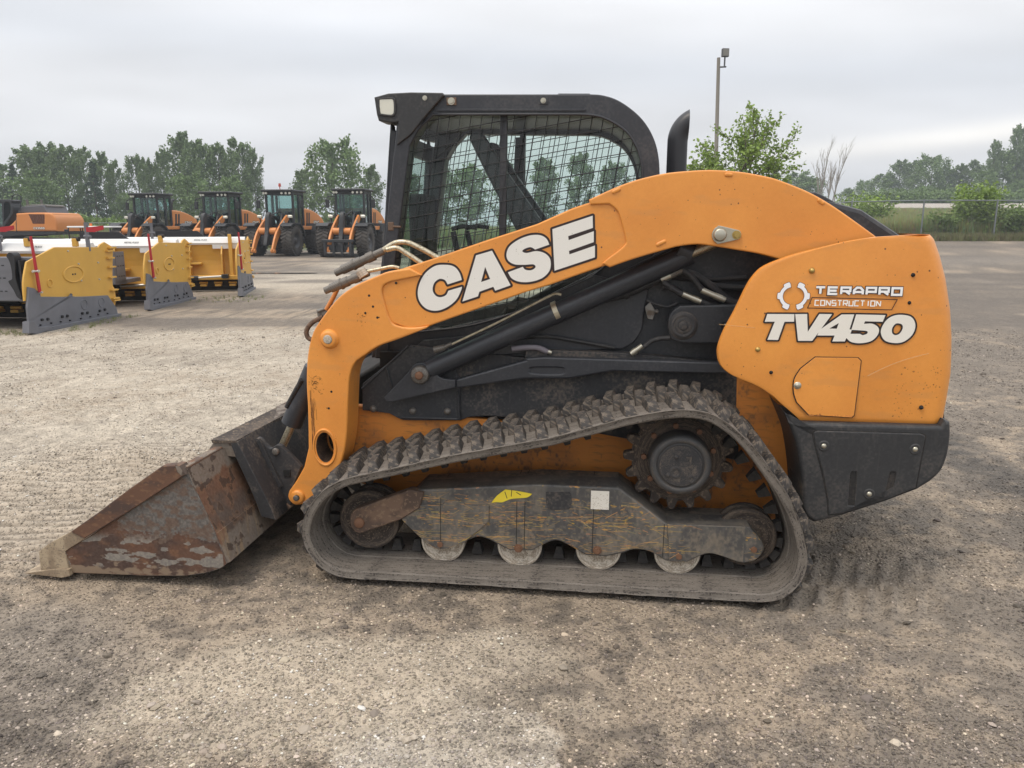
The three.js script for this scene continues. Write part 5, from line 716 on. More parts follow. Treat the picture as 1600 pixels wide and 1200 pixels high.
  const cy = p('hydraulic_cylinder', cyl([-1.55, 0.33, Z + 0.42], [-1.05, 0.33, Z + 0.42], 0.05, 0.05, 14), P2.black); p('rod', cyl([-1.05, 0.33, Z + 0.42], [-0.5, 0.36, Z + 0.4], 0.025, 0.025, 10), P2.steel, cy); p('mount', box(-0.55, -0.4, 0.31, 0.4, Z + 0.3, Z + 0.44, 0.01), P2.black, cy);
  p('edge_holder', box(W, -0.1, 0.1, 0.24, Z - 0.05, Z + 0.1, 0.01), P2.underside);
  for (let k = 0.35; k < width - 0.1; k += 0.32) p('trip_spring', [box(-k - 0.07, -k + 0.07, 0.12, 0.17, Z + 0.1, Z + 0.24, 0.01), cyl([-k - 0.09, 0.2, Z + 0.18], [-k + 0.09, 0.2, Z + 0.18], 0.025, 0.025, 8)], P2.yellow);
  p('cutting_edge', box(W, -0.08, 0.01, 0.11, Z - 0.06, Z - 0.02, 0.004), P2.underside);
  if (opt.coupler) {
    const [a, b, zc] = opt.coupler, cp = p('coupler_box', [box(a, b, 0.42, 1.06, zc - 0.1, zc, 0.02), box(a, b, 0.42, 0.5, Z + 0.2, zc - 0.02, 0.01), box(b - 0.02, b, 0.42, 1.02, zc - 0.45, zc - 0.1)], P2.grey);
    for (const y of [0.56, 0.75, 0.93]) for (let k = 0; k < 5; k++) p('slot', box(b - 0.5 - k * 0.07, b - 0.46 - k * 0.07, y, y + 0.016, zc - 0.01, zc + 0.003), P2.black, cp);
    for (const y of [0.56, 0.75, 0.93]) for (let k = 0; k < 3; k++) p('slot', box(b - 0.01, b + 0.003, y, y + 0.016, zc - 0.2 - k * 0.1, zc - 0.15 - k * 0.1), P2.black, cp);
    if (opt.hook) { const h = p('hitch_hook', [box(b - 0.27, b - 0.02, 0.45, 1.0, zc + 0.001, zc + 0.03, 0.012), plate([[b - 0.29, 1.08], [b - 0.24, 1.13], [b - 0.18, 1.1], [b - 0.17, 0.98], [b - 0.19, 0.75], [b - 0.14, 0.5], [b - 0.2, 0.49], [b - 0.25, 0.6], [b - 0.31, 0.72], [b - 0.25, 0.76], [b - 0.24, 0.9], [b - 0.26, 1.02]], zc + 0.16, zc + 0.02, 0.006), box(b - 0.14, b - 0.11, 0.5, 1.02, zc + 0.02, zc + 0.14)], P2.black); for (const bx of [b - 0.24, b - 0.06]) for (const y of [0.52, 0.72, 0.95]) p('bolt', cyl([bx, y, zc + 0.03], [bx, y, zc + 0.05], 0.022, 0.02, 8), P2.white, h); }
  }
  for (const fx of opt.flags ?? []) { const f = p('flag_stand', [box(fx - 0.025, fx + 0.025, 1.1, 1.55, Z + 0.1, Z + 0.14), cyl([fx - 0.05, 1.33, Z + 0.12], [fx + 0.06, 1.33, Z + 0.12], 0.025, 0.025, 8)], P2.grey); if (opt.red) p('red_reflector', plate([[fx + 0.02, 1.4, 1], [fx + 0.02, 1.47, 1], [fx + 0.3, 1.5, 1], [fx + 0.3, 1.44, 1], [fx + 0.15, 1.4, 1]], Z + 0.16, Z + 0.14, 0), P2.red, f); }
  if (opt.deflector) { const [a, b] = opt.deflector; p('snow_deflector', plate([[a, 1.2, 1], [b, 1.2, 1], [b - 0.22, 1.37, 1], [a, 1.37, 1]], Z - 0.12, Z - 0.15, 0.004), P2.black); }
  return o;
}
plow(-6.82, -10.9, THREE.MathUtils.degToRad(-4), 'yellow and grey snow plow nearest the camera, with a black hook, at the left edge', 3.4, { posts: [-0.2, -1.0], coupler: [-3.0, -0.06, -0.25], hook: true, flags: [-1.5, -0.02], red: true, text: -1.1 });
plow(-6.566, -13.93, THREE.MathUtils.degToRad(2), 'yellow and grey snow plow in the middle of the row of three', 3.4, { posts: [-0.3], coupler: [-2.6, -0.74, -0.35], deflector: [-2.0, -1.0], text: -1.05 });
plow(-5.86, -16.58, THREE.MathUtils.degToRad(11), 'yellow and grey snow plow farthest back in the row, beside the open gravel', 3.4, { posts: [-0.35], postLow: 0.3, deflector: [-2.0, -0.88], flags: [-2.02], text: -1.15 });

// ---------- wheel loaders in the background
const WL = { orange: M.orangeFar, black: std({ color: 0x232427, roughness: 0.5 }), tyre: std({ color: 0x47433f, roughness: 0.9, bumpMap: grain, bumpScale: 0.004 }), glass: new THREE.MeshPhysicalMaterial({ color: 0xe0eeec, transmission: 1, thickness: 0, roughness: 0.03 }), rim: std({ color: 0x4a4a4c, roughness: 0.6 }), lamp: M.lens, seat: std({ color: 0x18181a, roughness: 0.8 }), grey: M.dullSteel };
const tyreGeo = (() => {
  const R = 0.75, w = 0.28, prof = [[0.38, -w + 0.04], [0.5, -w], [0.62, -w], [0.7, -w + 0.03], [R - 0.03, -w + 0.08], [R - 0.03, w - 0.08], [0.7, w - 0.03], [0.62, w], [0.5, w], [0.38, w - 0.04]].map(([r, z]) => new THREE.Vector2(r, z)), parts = [new THREE.LatheGeometry(prof, 40)];
  for (let i = 0; i < 26; i++) for (const s of [-1, 1]) { const g = new THREE.BoxGeometry(0.1, 0.3, 0.06); g.rotateX(s * 0.5); g.rotateY(0); const h = new THREE.BoxGeometry(0.06, 0.3, 0.09); h.rotateX(s * 0.45); h.translate(R - 0.02, s * 0.14, 0); h.rotateY((i + (s > 0 ? 0.5 : 0)) / 26 * Math.PI * 2); parts.push(h); g.dispose(); }
  const g = merge(parts); g.rotateZ(Math.PI / 2); return g;
})();
const rimGeo = (() => { const g = new THREE.LatheGeometry([[0.05, 0.2], [0.14, 0.2], [0.18, 0.1], [0.32, 0.06], [0.36, 0.2], [0.4, 0.24]].map(([r, z]) => new THREE.Vector2(r, z)), 28), h = g.clone(); h.rotateX(Math.PI); const m = merge([g, h]); m.rotateZ(-Math.PI / 2); return m; })();
function side(pts, x0, x1, b = 0.02) { return ext(pts, x0, x1, b); }
function wheelLoader(label, model, coupler) {
  const o = thing('wheel_loader', 0, 0, 0); tag(o, label, 'wheel loader', 'wheel loaders parked side by side at the back of the lot');
  const p = (name, geo, mat, parent = o) => mesh(name, geo, mat, parent);
  for (const z of [1.45, -1.5]) for (const x of [-0.95, 0.95]) { const w = p('wheel', tyreGeo, WL.tyre); w.position.set(x, 0.75, z); p('rim', rimGeo, WL.rim, w); }
  p('rear_frame', [box(-0.55, 0.55, 0.55, 1.25, -3.1, 0.2, 0.05), box(-0.4, 0.4, 0.55, 1.0, 0.2, 2.1, 0.05), box(-0.9, 0.9, 0.6, 1.3, -3.4, -2.9, 0.05)], WL.black);
  const hood = p('engine_hood', side([[-0.75, 1.3, 1], [-3.35, 1.3, 1], [-3.5, 1.5, 1], [-3.35, 1.8], [-2.6, 2.12], [-1.6, 2.32], [-0.75, 2.36, 1]], -0.72, 0.72, 0.07), WL.orange);
  for (const s of [-1, 1]) { for (const k of [0, 1]) p('vent', side([[-0.95 - k * 0.28, 1.45, 1], [-1.1 - k * 0.28, 1.45, 1], [-1.2 - k * 0.28, 2.15, 1], [-1.05 - k * 0.28, 2.15, 1]], s > 0 ? 0.715 : -0.735, s > 0 ? 0.735 : -0.715, 0.002), WL.black, hood); }
  { const c = document.createElement('canvas'); c.width = 256; c.height = 96; const g = c.getContext('2d'); g.font = 'bold 88px sans-serif'; g.textBaseline = 'middle'; g.lineWidth = 14; g.strokeStyle = '#2b2320'; g.strokeText(model, 12, 50, 230); g.fillStyle = '#efece4'; g.fillText(model, 12, 50, 230); const t = new THREE.CanvasTexture(c); t.colorSpace = THREE.SRGBColorSpace; const q = new THREE.PlaneGeometry(0.95, 0.36); q.rotateY(Math.PI / 2); q.translate(0.737, 1.62, -2.35); p('printed_number', q, std({ map: t, transparent: true, roughness: 0.5 }), hood); }
  p('exhaust_pipe', tube([[0.25, 2.2, -1.5], [0.25, 2.75, -1.5], [0.25, 2.9, -1.56], [0.25, 2.95, -1.75]], 0.075, 16, 10), WL.black);
  // cab
  const cab = p('cab', [box(-0.72, 0.72, 1.2, 1.5, -0.7, 0.62, 0.04), ...[-0.7, 0.7].flatMap((x) => [box(x - 0.045, x + 0.045, 1.5, 3.12, 0.5, 0.62), box(x - 0.05, x + 0.05, 1.5, 3.12, -0.2, -0.08), box(x - 0.05, x + 0.05, 1.5, 3.12, -0.7, -0.6)]), box(-0.74, 0.74, 3.0, 3.16, -0.72, 0.64, 0.03)], WL.black);
  p('roof', box(-0.84, 0.84, 3.14, 3.26, -0.85, 0.86, 0.05), WL.black, cab);
  p('windscreen', box(-0.655, 0.655, 1.5, 3.0, 0.575, 0.581), WL.glass, cab); p('windscreen_bar', box(-0.01, 0.01, 1.5, 3.0, 0.585, 0.6), WL.black, cab);
  for (const x of [-0.7, 0.7]) { p('side_window', box(x - 0.003, x + 0.003, 1.5, 3.0, -0.08, 0.5), WL.glass, cab); p('side_window', box(x - 0.003, x + 0.003, 1.8, 3.0, -0.6, -0.2), WL.glass, cab); }
  p('rear_window', box(-0.65, 0.65, 1.5, 3.0, -0.66, -0.654), WL.glass, cab);
  p('seat', [box(-0.28, 0.28, 1.5, 1.75, -0.5, 0, 0.06), box(-0.22, 0.22, 1.7, 2.2, -0.5, -0.38, 0.06)], WL.seat, cab); p('dashboard', [box(-0.25, 0.3, 1.5, 1.95, 0.3, 0.52, 0.06)], WL.seat, cab);
  for (const x of [-0.75, -0.62, 0.2, 0.42, 0.62]) p('work_lamp', cyl([x, 3.08, 0.64], [x, 3.08, 0.72], 0.055, 0.06, 12), WL.lamp, cab);
  for (const s of [-1, 1]) {
    const m = p('mirror', box(s * 1.15 - 0.1, s * 1.15 + 0.1, 2.35, 2.75, 0.5, 0.57, 0.03), WL.black); p('bracket', tube([[s * 0.75, 2.9, 0.55], [s * 1.15, 2.85, 0.55], [s * 1.15, 2.6, 0.55]], 0.02, 10, 6), WL.black, m);
    p('fender', side([[2.15, 1.5], [1.9, 1.62, 1], [1.0, 1.62, 1], [0.6, 1.35], [0.45, 1.0, 1], [0.55, 1.0, 1], [0.72, 1.3], [1.05, 1.55, 1], [1.85, 1.55, 1], [2.1, 1.44]], s * 0.95 - 0.3, s * 0.95 + 0.3, 0.01), WL.black);
    p('rear_fender', side([[-0.7, 1.2, 1], [-0.95, 1.6, 1], [-2.2, 1.6, 1], [-2.4, 1.5, 1], [-1.0, 1.5, 1], [-0.78, 1.2, 1]], s * 0.95 - 0.3, s * 0.95 + 0.3, 0.01), WL.black);
    p('step_panel', box(s * 0.72 - 0.06, s * 0.72 + 0.3 * s + 0.06, 1.28, 1.46, -1.0, 0.5, 0.02), WL.orange);
    const head = p('headlight', box(s * 0.8 - 0.12, s * 0.8 + 0.12, 1.85, 2.0, 1.15, 1.25, 0.04), WL.lamp); p('stalk', cyl([s * 0.72, 1.4, 1.2], [s * 0.8, 1.9, 1.2], 0.03), WL.black, head);
    const a = p('lift_arm', side([[0.78, 1.88], [0.9, 1.98], [1.1, 1.93], [2.2, 1.22], [2.75, 0.5], [2.8, 0.28], [2.68, 0.2], [2.56, 0.32], [2.1, 0.86], [1.3, 1.42], [0.8, 1.76]], s * 0.5 - 0.05, s * 0.5 + 0.05, 0.02), WL.orange);
    if (s > 0) { const c = document.createElement('canvas'); c.width = 256; c.height = 80; const g = c.getContext('2d'); g.font = '900 74px sans-serif'; g.textBaseline = 'middle'; g.lineWidth = 12; g.strokeStyle = '#2b2320'; g.strokeText('CASE', 10, 42, 236); g.fillStyle = '#efece4'; g.fillText('CASE', 10, 42, 236); const t = new THREE.CanvasTexture(c); t.colorSpace = THREE.SRGBColorSpace; const q = new THREE.PlaneGeometry(0.95, 0.3); q.rotateZ(0.62); q.rotateY(Math.PI / 2); q.translate(0.552, 1.56, 1.5); p('printed_lettering', q, std({ map: t, transparent: true, roughness: 0.5 }), a); }
    p('arm_foot', cyl([s * 0.5 - 0.1, 0.28, 2.7], [s * 0.5 + 0.1, 0.28, 2.7], 0.1, 0.1, 14), WL.orange, a);
  }
  p('front_tower', [side([[0.5, 1.0, 1], [0.6, 2.0, 1], [1.1, 2.1, 1], [1.5, 1.2, 1], [1.9, 0.7, 1], [0.6, 0.6, 1]], -0.38, -0.28, 0.01), side([[0.5, 1.0, 1], [0.6, 2.0, 1], [1.1, 2.1, 1], [1.5, 1.2, 1], [1.9, 0.7, 1], [0.6, 0.6, 1]], 0.28, 0.38, 0.01), box(-0.3, 0.3, 0.6, 1.5, 0.5, 0.9)], WL.black);
  p('cross_tube', cyl([-0.43, 1.22, 2.0], [0.43, 1.22, 2.0], 0.17, 0.17, 18), WL.orange);
  p('bell_crank', side([[1.75, 2.05], [1.95, 2.1], [2.1, 1.9], [2.25, 1.2], [2.5, 0.6], [2.4, 0.5], [2.2, 0.6], [1.9, 1.2]], -0.1, 0.1, 0.03), WL.black);
  const tc = p('tilt_cylinder', cyl([0, 1.75, 0.8], [0, 1.98, 1.5], 0.09, 0.09, 14), WL.black); p('rod', cyl([0, 1.98, 1.5], [0, 2.0, 1.85], 0.04), WL.grey, tc);
  for (const s of [-1, 1]) { const c = p('lift_cylinder', cyl([s * 0.4, 0.75, 1.0], [s * 0.4, 1.05, 1.8], 0.08, 0.08, 12), WL.black); p('rod', cyl([s * 0.4, 1.05, 1.8], [s * 0.45, 1.15, 2.1], 0.04), WL.grey, c); }
  p('hydraulic_hose', [tube([[-0.3, 2.05, 0.9], [-0.45, 2.2, 1.3], [-0.3, 1.95, 1.8]], 0.03, 14, 6), tube([[0.2, 2.05, 0.9], [0.3, 2.18, 1.3], [0.15, 2.0, 1.8]], 0.03, 14, 6)], WL.black);
  if (coupler) { const c = p('front_coupler', [box(-0.75, 0.75, 0.72, 0.86, 2.66, 2.9, 0.03), ...[-0.6, -0.2, 0.2, 0.6].map((x) => box(x - 0.06, x + 0.06, 0.1, 0.8, 2.68, 2.88, 0.02)), box(-0.72, 0.72, 0.08, 0.6, 2.66, 2.74, 0.02)], WL.black); p('pin', cyl([-0.66, 0.22, 2.8], [0.66, 0.22, 2.8], 0.05), WL.grey, c); }
  return o;
}
{
  const A = wheelLoader('orange wheel loader at the left end of the loader row, beside the excavator', '621G', false);
  const put = (o, px, z, s, t) => { const zc = -z * 0.979 + 0.31, x = (px - 800) / 1200 * zc; const a = THREE.MathUtils.degToRad(t); o.position.set(x - 0.95 * s * Math.cos(a) - 1.45 * s * Math.sin(a), groundBase(x, z), z + 0.95 * s * Math.sin(a) - 1.45 * s * Math.cos(a)); o.rotation.y = THREE.MathUtils.degToRad(t); o.scale.setScalar(s); };
  const copy = (label) => { const o = A.clone(); o.name = numbered('wheel_loader'); o.userData = { ...A.userData, label }; scene.add(o); return o; };
  const B = copy('orange wheel loader second from the left, hood partly behind its neighbour'), C = copy('orange wheel loader with an amber beacon on its cab roof, arms lowered to the ground'), D = wheelLoader('orange wheel loader with black coupler between its arms, right end of the row', '721G', true);
  put(A, 244, -41.5, 0.97, -9); put(B, 357, -39.5, 0.97, -8); put(C, 458, -38, 0.98, -8); put(D, 572, -37, 0.98, -5);
  mesh('beacon', [cyl([-0.1, 3.26, 0.2], [-0.1, 3.42, 0.2], 0.02), cyl([-0.1, 3.42, 0.2], [-0.1, 3.58, 0.2], 0.07, 0.055, 12)], std({ color: 0xb0402a, roughness: 0.3 }), C);
}
// ---------- excavator
{
  const z = -45, o = thing('excavator', -28, groundBase(-28, z), z, 0), p = (name, geo, mat, parent = o) => mesh(name, geo, mat, parent); tag(o, 'orange and black excavator with its cab at the left edge of the photo', 'excavator');
  const sh = (pts) => pts.map(([x, y, c]) => [x + 28, y, c]);
  const b = p('engine_house', plate(sh([[-28.393,1.138,1],[-27.621,1.714],[-27.497,2.108,1],[-26.871,2.144,1],[-25.626,2.144],[-25.427,1.965],[-25.314,1.678],[-25.303,1.462,1],[-25.341,1.138,1]]), 1.4, -1.4, 0.08, [], 3), WL.orange);
  p('counterweight', plate(sh([[-25.921,2.126,1],[-25.591,2.126],[-25.358,1.929],[-25.268,1.606],[-25.293,1.138,1],[-26.04,1.138,1]]), 1.45, -1.45, 0.1, [], 3), WL.orange);
  p('panel_seam', plate(sh([[-27.543,1.893,1],[-27.506,1.893,1],[-27.566,1.138,1],[-27.603,1.138,1]]), 1.405, 1.35, 0), WL.black, b);
  const gr = p('grille', plate(sh([[-26.806,2.072,1],[-25.71,2.054,1],[-25.678,1.552,1],[-26.614,1.552,1]]), 1.41, 1.36, 0.005), std({ color: 0x5c3521, roughness: 0.7 }), b);
  for (let k = 0; k < 8; k++) { const [[x0, y0], [x1, y1]] = [[-26.701,2.036],[-26.612,1.57]]; p('slat', cyl([x0 + 28 + k * 0.13, y0, 1.42], [x1 + 28 + k * 0.12, y1, 1.42], 0.015, 0.015, 6), std({ color: 0x6f4228, roughness: 0.7 }), gr); }
  { const [[x0, y0], [x1, y1]] = [[-26.617,1.228],[-25.642,1.391]], c = document.createElement('canvas'); c.width = 256; c.height = 48; const g = c.getContext('2d'); g.font = 'bold 46px sans-serif'; g.textBaseline = 'middle'; g.lineWidth = 8; g.strokeStyle = '#2b2320'; g.strokeText('CX350D', 6, 26, 244); g.fillStyle = '#f0ede6'; g.fillText('CX350D', 6, 26, 244); const t = new THREE.CanvasTexture(c); t.colorSpace = THREE.SRGBColorSpace; const q = new THREE.PlaneGeometry(x1 - x0, y1 - y0); q.translate((x0 + x1) / 2 + 28, (y0 + y1) / 2, 1.462); p('printed_number', q, std({ map: t, transparent: true, roughness: 0.5 }), b); }
  p('lower_skirt', plate(sh([[-30.527,1.138,1],[-25.341,1.138,1],[-25.362,0.958,1],[-28.358,0.849,1],[-30.603,0.596,1]]), 1.38, -1.38, 0.03), WL.black);
  const ek = p('engine_cover', plate(sh([[-27.603,2.144,1],[-27.415,2.465,1],[-26.123,2.572,1],[-25.919,2.144,1]]), 1.1, -1.1, 0.04), std({ color: 0x55565a, roughness: 0.6 }));
  p('engine_cover_top', plate(sh([[-27.301,2.5,1],[-27.034,2.589],[-26.155,2.607],[-26.022,2.5,1]]), 0.9, -0.9, 0.03), WL.grey, ek);
  for (const [x, y] of sh([[-26.475,2.678],[-27.279,2.678]])) p('pipe', cyl([x, y - 0.3, 0.6], [x, y + 0.2, 0.6], 0.07, 0.07, 10), WL.grey, ek);
  p('guard_rail', [tube([...sh([[-27.786,2.144],[-27.667,3.069],[-27.266,3.069],[-27.369,2.251]])].map(([x, y]) => [x, y, 1.2]), 0.03, 20, 6)], WL.black);
  const cab = p('cab', plate(sh([[-30.066,2.856,1],[-27.803,2.856],[-27.685,2.643],[-27.681,2.108],[-28.379,1.246,1],[-30.311,1.102,1]]), 1.4, 0.5, 0.03, [sh([[-29.725,2.678,1],[-29.141,2.678,1],[-29.306,1.462,1],[-29.893,1.462,1]]), sh([[-28.995,2.678,1],[-28.228,2.678,1],[-28.314,1.462,1],[-29.159,1.462,1]]), sh([[-28.082,2.678,1],[-27.826,2.678],[-27.781,2.179],[-28.213,1.678,1]])]), WL.black);
  p('window', plate(sh([[-29.793,2.714,1],[-27.749,2.714,1],[-27.786,2.144,1],[-28.282,1.426,1],[-29.972,1.426,1]]), 0.95, 0.94, 0), WL.glass, cab);
  p('boom', plate(sh([[-30.104,1.534,1],[-31.312,3.317],[-33.441,3.669],[-35.858,2.251,1],[-35.948,1.714,1],[-33.552,2.962],[-31.426,2.536],[-30.164,1.102,1]]), 0.3, -0.3, 0.04), WL.orange);
  const tr = p('crawler', [plate(sh([[-32.837,0.451],[-32.425,0.741],[-27.266,0.741],[-26.63,0.523],[-26.444,0.233],[-26.775,-0.059],[-27.376,-0.132],[-32.555,-0.132],[-32.892,0.087]]), 1.55, 0.95, 0.05), plate(sh([[-32.837,0.451],[-32.425,0.741],[-27.266,0.741],[-26.63,0.523],[-26.444,0.233],[-26.775,-0.059],[-27.376,-0.132],[-32.555,-0.132],[-32.892,0.087]]), -0.95, -1.55, 0.05)], WL.tyre);
  p('turntable', box(-1.2, 0.8, 0.85, 1.2, -0.9, 0.9, 0.05), WL.black);
}
// ---------- low utility vehicle with a white canopy, between the excavator and the plows
{
  const o = thing('utility_cart', -19, groundBase(-19, -36), -36, 0.1), p = (name, geo, mat, parent = o) => mesh(name, geo, mat, parent); tag(o, 'small utility cart with a white canopy and amber beacon behind the plows', 'utility cart');
  const roof = p('canopy', box(-1.1, 0.8, 1.36, 1.44, -0.65, 0.65, 0.03), P2.white); p('beacon', cyl([-0.15, 1.44, 0.4], [-0.15, 1.56, 0.4], 0.06, 0.05, 12), std({ color: 0xd87020, roughness: 0.3 }), roof);
  for (const [x, k] of [[-1.05, 0.6], [-0.45, 0.6], [0.2, 0.6], [0.75, 0.6], [-1.05, -0.6], [0.75, -0.6]]) p('canopy_post', cyl([x, 0.5, k], [x, 1.38, k], 0.025, 0.025, 8), P2.black);
  p('mirror', box(-1.22, -1.02, 1.12, 1.3, 0.6, 0.66, 0.03), P2.black); p('body', [box(-1.35, -0.5, 0.3, 0.88, -0.6, 0.6, 0.06), box(-0.5, 1.3, 0.3, 0.62, -0.6, 0.6, 0.04)], P2.white); p('cargo_bed', box(0.1, 1.35, 0.62, 0.9, -0.58, 0.58, 0.02), P2.black); p('seat', box(-0.4, 0.05, 0.62, 0.98, -0.5, 0.5, 0.05), P2.black);
  for (const x of [-0.95, 0.9]) for (const k of [-0.55, 0.55]) p('wheel', cyl([x, 0.28, k - 0.1], [x, 0.28, k + 0.1], 0.28, 0.28, 20), WL.tyre);
}

// ---------- trees and plants
const leafMat = (hex, rough = 0.9) => new THREE.MeshPhysicalMaterial({ color: hex, vertexColors: true, roughness: rough, transmission: 0.28, thickness: 0, side: THREE.DoubleSide });
const bark = std({ map: tex(128, 256, [0.4, 0.8], (x, y) => { const a = fbm(x * 10, y * 5, 4, 951, 5); return mixc([112, 104, 92], [70, 62, 54], a); }), roughness: 0.9 });
function leaves(list, size, k) {                        // list of [x, y, z, tone]: one bent leaf or spray of foliage at each
  const P = [], C = [], N = []; const a = V(0, 0, 0), b = V(0, 0, 0), c = V(0, 0, 0);
  for (const [x, y, z, tone, sc] of list) {
    const s = size * (sc ?? 1) * rr(0.6, 1.3), u = V(rr(-1, 1), rr(-0.7, 0.7), rr(-1, 1)).normalize(), w = V(rr(-1, 1), rr(-1, 1), rr(-1, 1)).cross(u).normalize();
    const o = V(x, y, z), tip = o.clone().addScaledVector(u, s), m1 = o.clone().addScaledVector(u, s * 0.45).addScaledVector(w, s * 0.36), m2 = o.clone().addScaledVector(u, s * 0.5).addScaledVector(w, -s * 0.33); m1.y += s * 0.08;
    for (const q of [o, m1, tip, o, tip, m2]) { P.push(q.x, q.y, q.z); C.push(tone * rr(0.96, 1.04), tone, tone * 0.92); }
  }
  const g = new THREE.BufferGeometry(); g.setAttribute('position', new THREE.Float32BufferAttribute(P, 3)); g.setAttribute('color', new THREE.Float32BufferAttribute(C, 3)); g.computeVertexNormals(); return g;
}
// a crown of leafy boughs: height h, spread r, from the ground fraction lo; conical or rounded
function treeGeo(h, r, lo, n, size, kind) {
  const L2 = [], wood = [cyl([0, -0.3, 0], [0.02 * h, h * 0.55, 0], 0.018 * h, 0.009 * h, 8), cyl([0.02 * h, h * 0.55, 0], [0, h * 0.95, 0.01 * h], 0.009 * h, 0.002 * h, 6)], boughs = [], nb = kind === 'spruce' ? 46 : 30;
  for (let i = 0; i < nb; i++) {
    const t = lo + (1 - lo) * Math.pow((i + rnd()) / nb, 0.9), az = i * 2.4 + rr(-0.5, 0.5);
    const prof = kind === 'spruce' ? (1 - t) * 1.5 + 0.02 : kind === 'poplar' ? Math.pow(Math.sin(Math.PI * Math.min(1, (1 - t) * 0.72 / (1 - lo) + 0.06)), 0.8) * 0.95 + 0.05 : Math.sqrt(Math.max(0.03, 1 - Math.pow((t - lo) / (1 - lo) * 1.7 - 0.75, 2)));
    const len = r * prof * rr(0.65, 1.15), up = kind === 'spruce' ? -0.2 : kind === 'poplar' ? 1.0 : 0.45;
    const a = V(0, t * h * 0.92, 0), b = V(Math.cos(az) * len, t * h * 0.92 + len * up * rr(0.6, 1.1), Math.sin(az) * len); if (b.y > h) b.y = h * rr(0.95, 1.0);
    boughs.push([a, b, prof]); wood.push(cyl(a, b, 0.006 * h * (1.1 - t), 0.0012 * h, 4, true));
  }
  for (let i = 0; i < n; i++) {
    const [a, b, pf] = boughs[Math.floor(rnd() * nb)], q = Math.pow(rnd(), 0.55), sp = r * (kind === 'spruce' ? 0.14 : 0.3) * (0.45 + 0.75 * rnd()) * Math.max(0.35, pf), d = V(rr(-1, 1), rr(-1, 1), rr(-1, 1));
    if (d.length() > 1) { i--; continue; } const p = a.clone().lerp(b, 0.2 + 0.85 * q).addScaledVector(d, sp);
    L2.push([p.x, Math.max(p.y, 0.05 * h), p.z, rr(0.75, 1.25)]);
  }
  return { crown: leaves(L2, size), trunk: merge(wood) };
}
const kinds = { poplar: [0, 1, 2].map(() => treeGeo(12, 2.9, 0.1, 5600, 0.36, 'poplar')), round: [0, 1].map(() => treeGeo(9, 3.4, 0.12, 5000, 0.36, 'round')), spruce: [0].map(() => treeGeo(11, 2.5, 0.04, 4200, 0.34, 'spruce')) };
const mats = { poplar: leafMat(0x687d50), round: leafMat(0x6c8350), spruce: leafMat(0x465a44), fresh: leafMat(0x7c9442), shrub: leafMat(0x6f8744) };
const baseH = { poplar: 12, round: 9, spruce: 11 };
function tree(px, topY, z, kind, variant, wide, label, group, mat) {
  const zc = -z * 0.979 + 0.3, x = (px - 800) / 1200 * zc, gy = groundHeight(x, z), top = 1.52 + (350 - topY) / 1200 * -z, s = (top - gy) / baseH[kind];
  const o = thing('tree', x, gy, z, variant * 2.1 + px); o.scale.set(s * wide, s, s * wide); const k = kinds[kind][variant % kinds[kind].length];
  mesh('trunk', k.trunk, bark, o); mesh('crown', k.crown, mat ?? mats[kind], o); tag(o, label, 'tree', group); return o;
}
const LTS = ['tree cut by the left edge of the photo in the treeline', 'tall tree in the treeline directly above the excavator cab', 'dark pointed spruce in the treeline above the excavator cab roof', 'tall tree above the left part of the orange excavator body', 'tall pale green tree above the middle of the excavator body', 'tall tree above the rear end of the excavator body', 'tree just right of the excavator, left of the dark spruce', 'broad dark pointed spruce above the white cart canopy', 'tree right behind the dark spruce in the treeline', 'last tree before the dip in the treeline left of the first wheel loader', 'first tree right of the dip, left of the first wheel loader cab', 'tree directly above the cab of the leftmost wheel loader', 'tree above the exhaust of the leftmost wheel loader', 'tallest tree of the treeline, between the first two wheel loaders', 'tall dense tree left of the second wheel loader cab', 'tall tree above the cab of the second wheel loader', 'tall tree above the hood of the second wheel loader', 'last tree at the right end of the treeline, left of the beacon', 'low bushy tree below the tallest tree between the first two loaders', 'low bushy tree behind the second wheel loader', 'low bushy tree under the dip in the treeline', 'low bushy tree behind the excavator cab'];
const G1 = 'tall trees in the line behind the excavator and loaders';
[[-18, 244, -92, 'poplar', 0, 0.9], [10, 256, -95, 'poplar', 1, 0.7], [32, 252, -84, 'spruce', 0, 0.8], [62, 233, -92, 'poplar', 2, 0.9], [86, 228, -96, 'poplar', 0, 0.85], [114, 233, -90, 'poplar', 1, 0.75], [141, 235, -96, 'poplar', 2, 0.6], [156, 250, -84, 'spruce', 0, 0.85], [170, 241, -94, 'poplar', 0, 0.6], [188, 256, -90, 'poplar', 1, 0.55], [224, 246, -94, 'poplar', 2, 0.6], [240, 250, -90, 'poplar', 0, 0.5], [262, 243, -96, 'poplar', 1, 0.55], [294, 215, -92, 'poplar', 1, 0.75], [320, 223, -88, 'poplar', 0, 0.7], [350, 229, -90, 'poplar', 2, 0.7], [380, 224, -94, 'poplar', 1, 0.65], [402, 236, -96, 'poplar', 0, 0.5], [300, 275, -82, 'round', 0, 0.9], [366, 278, -82, 'round', 1, 0.9], [206, 302, -86, 'round', 1, 0.9], [60, 275, -82, 'round', 0, 1.0]].forEach((a, i) => tree(...a, LTS[i], G1));
tree(526, 226, -84, 'round', 0, 0.82, 'tall open-crowned tree standing alone above the third and fourth wheel loaders');
tree(480, 266, -88, 'poplar', 2, 0.8, 'thin sparse tree left of the lone tall tree, above the beacon');
tree(553, 296, -82, 'round', 1, 0.9, 'low bushy tree right of the lone tall tree, behind the last wheel loader');
tree(583, 262, -90, 'poplar', 1, 0.7, 'small tree right beside the front post of the cab');
const G2 = 'trees seen through the windows of the track loader cab';
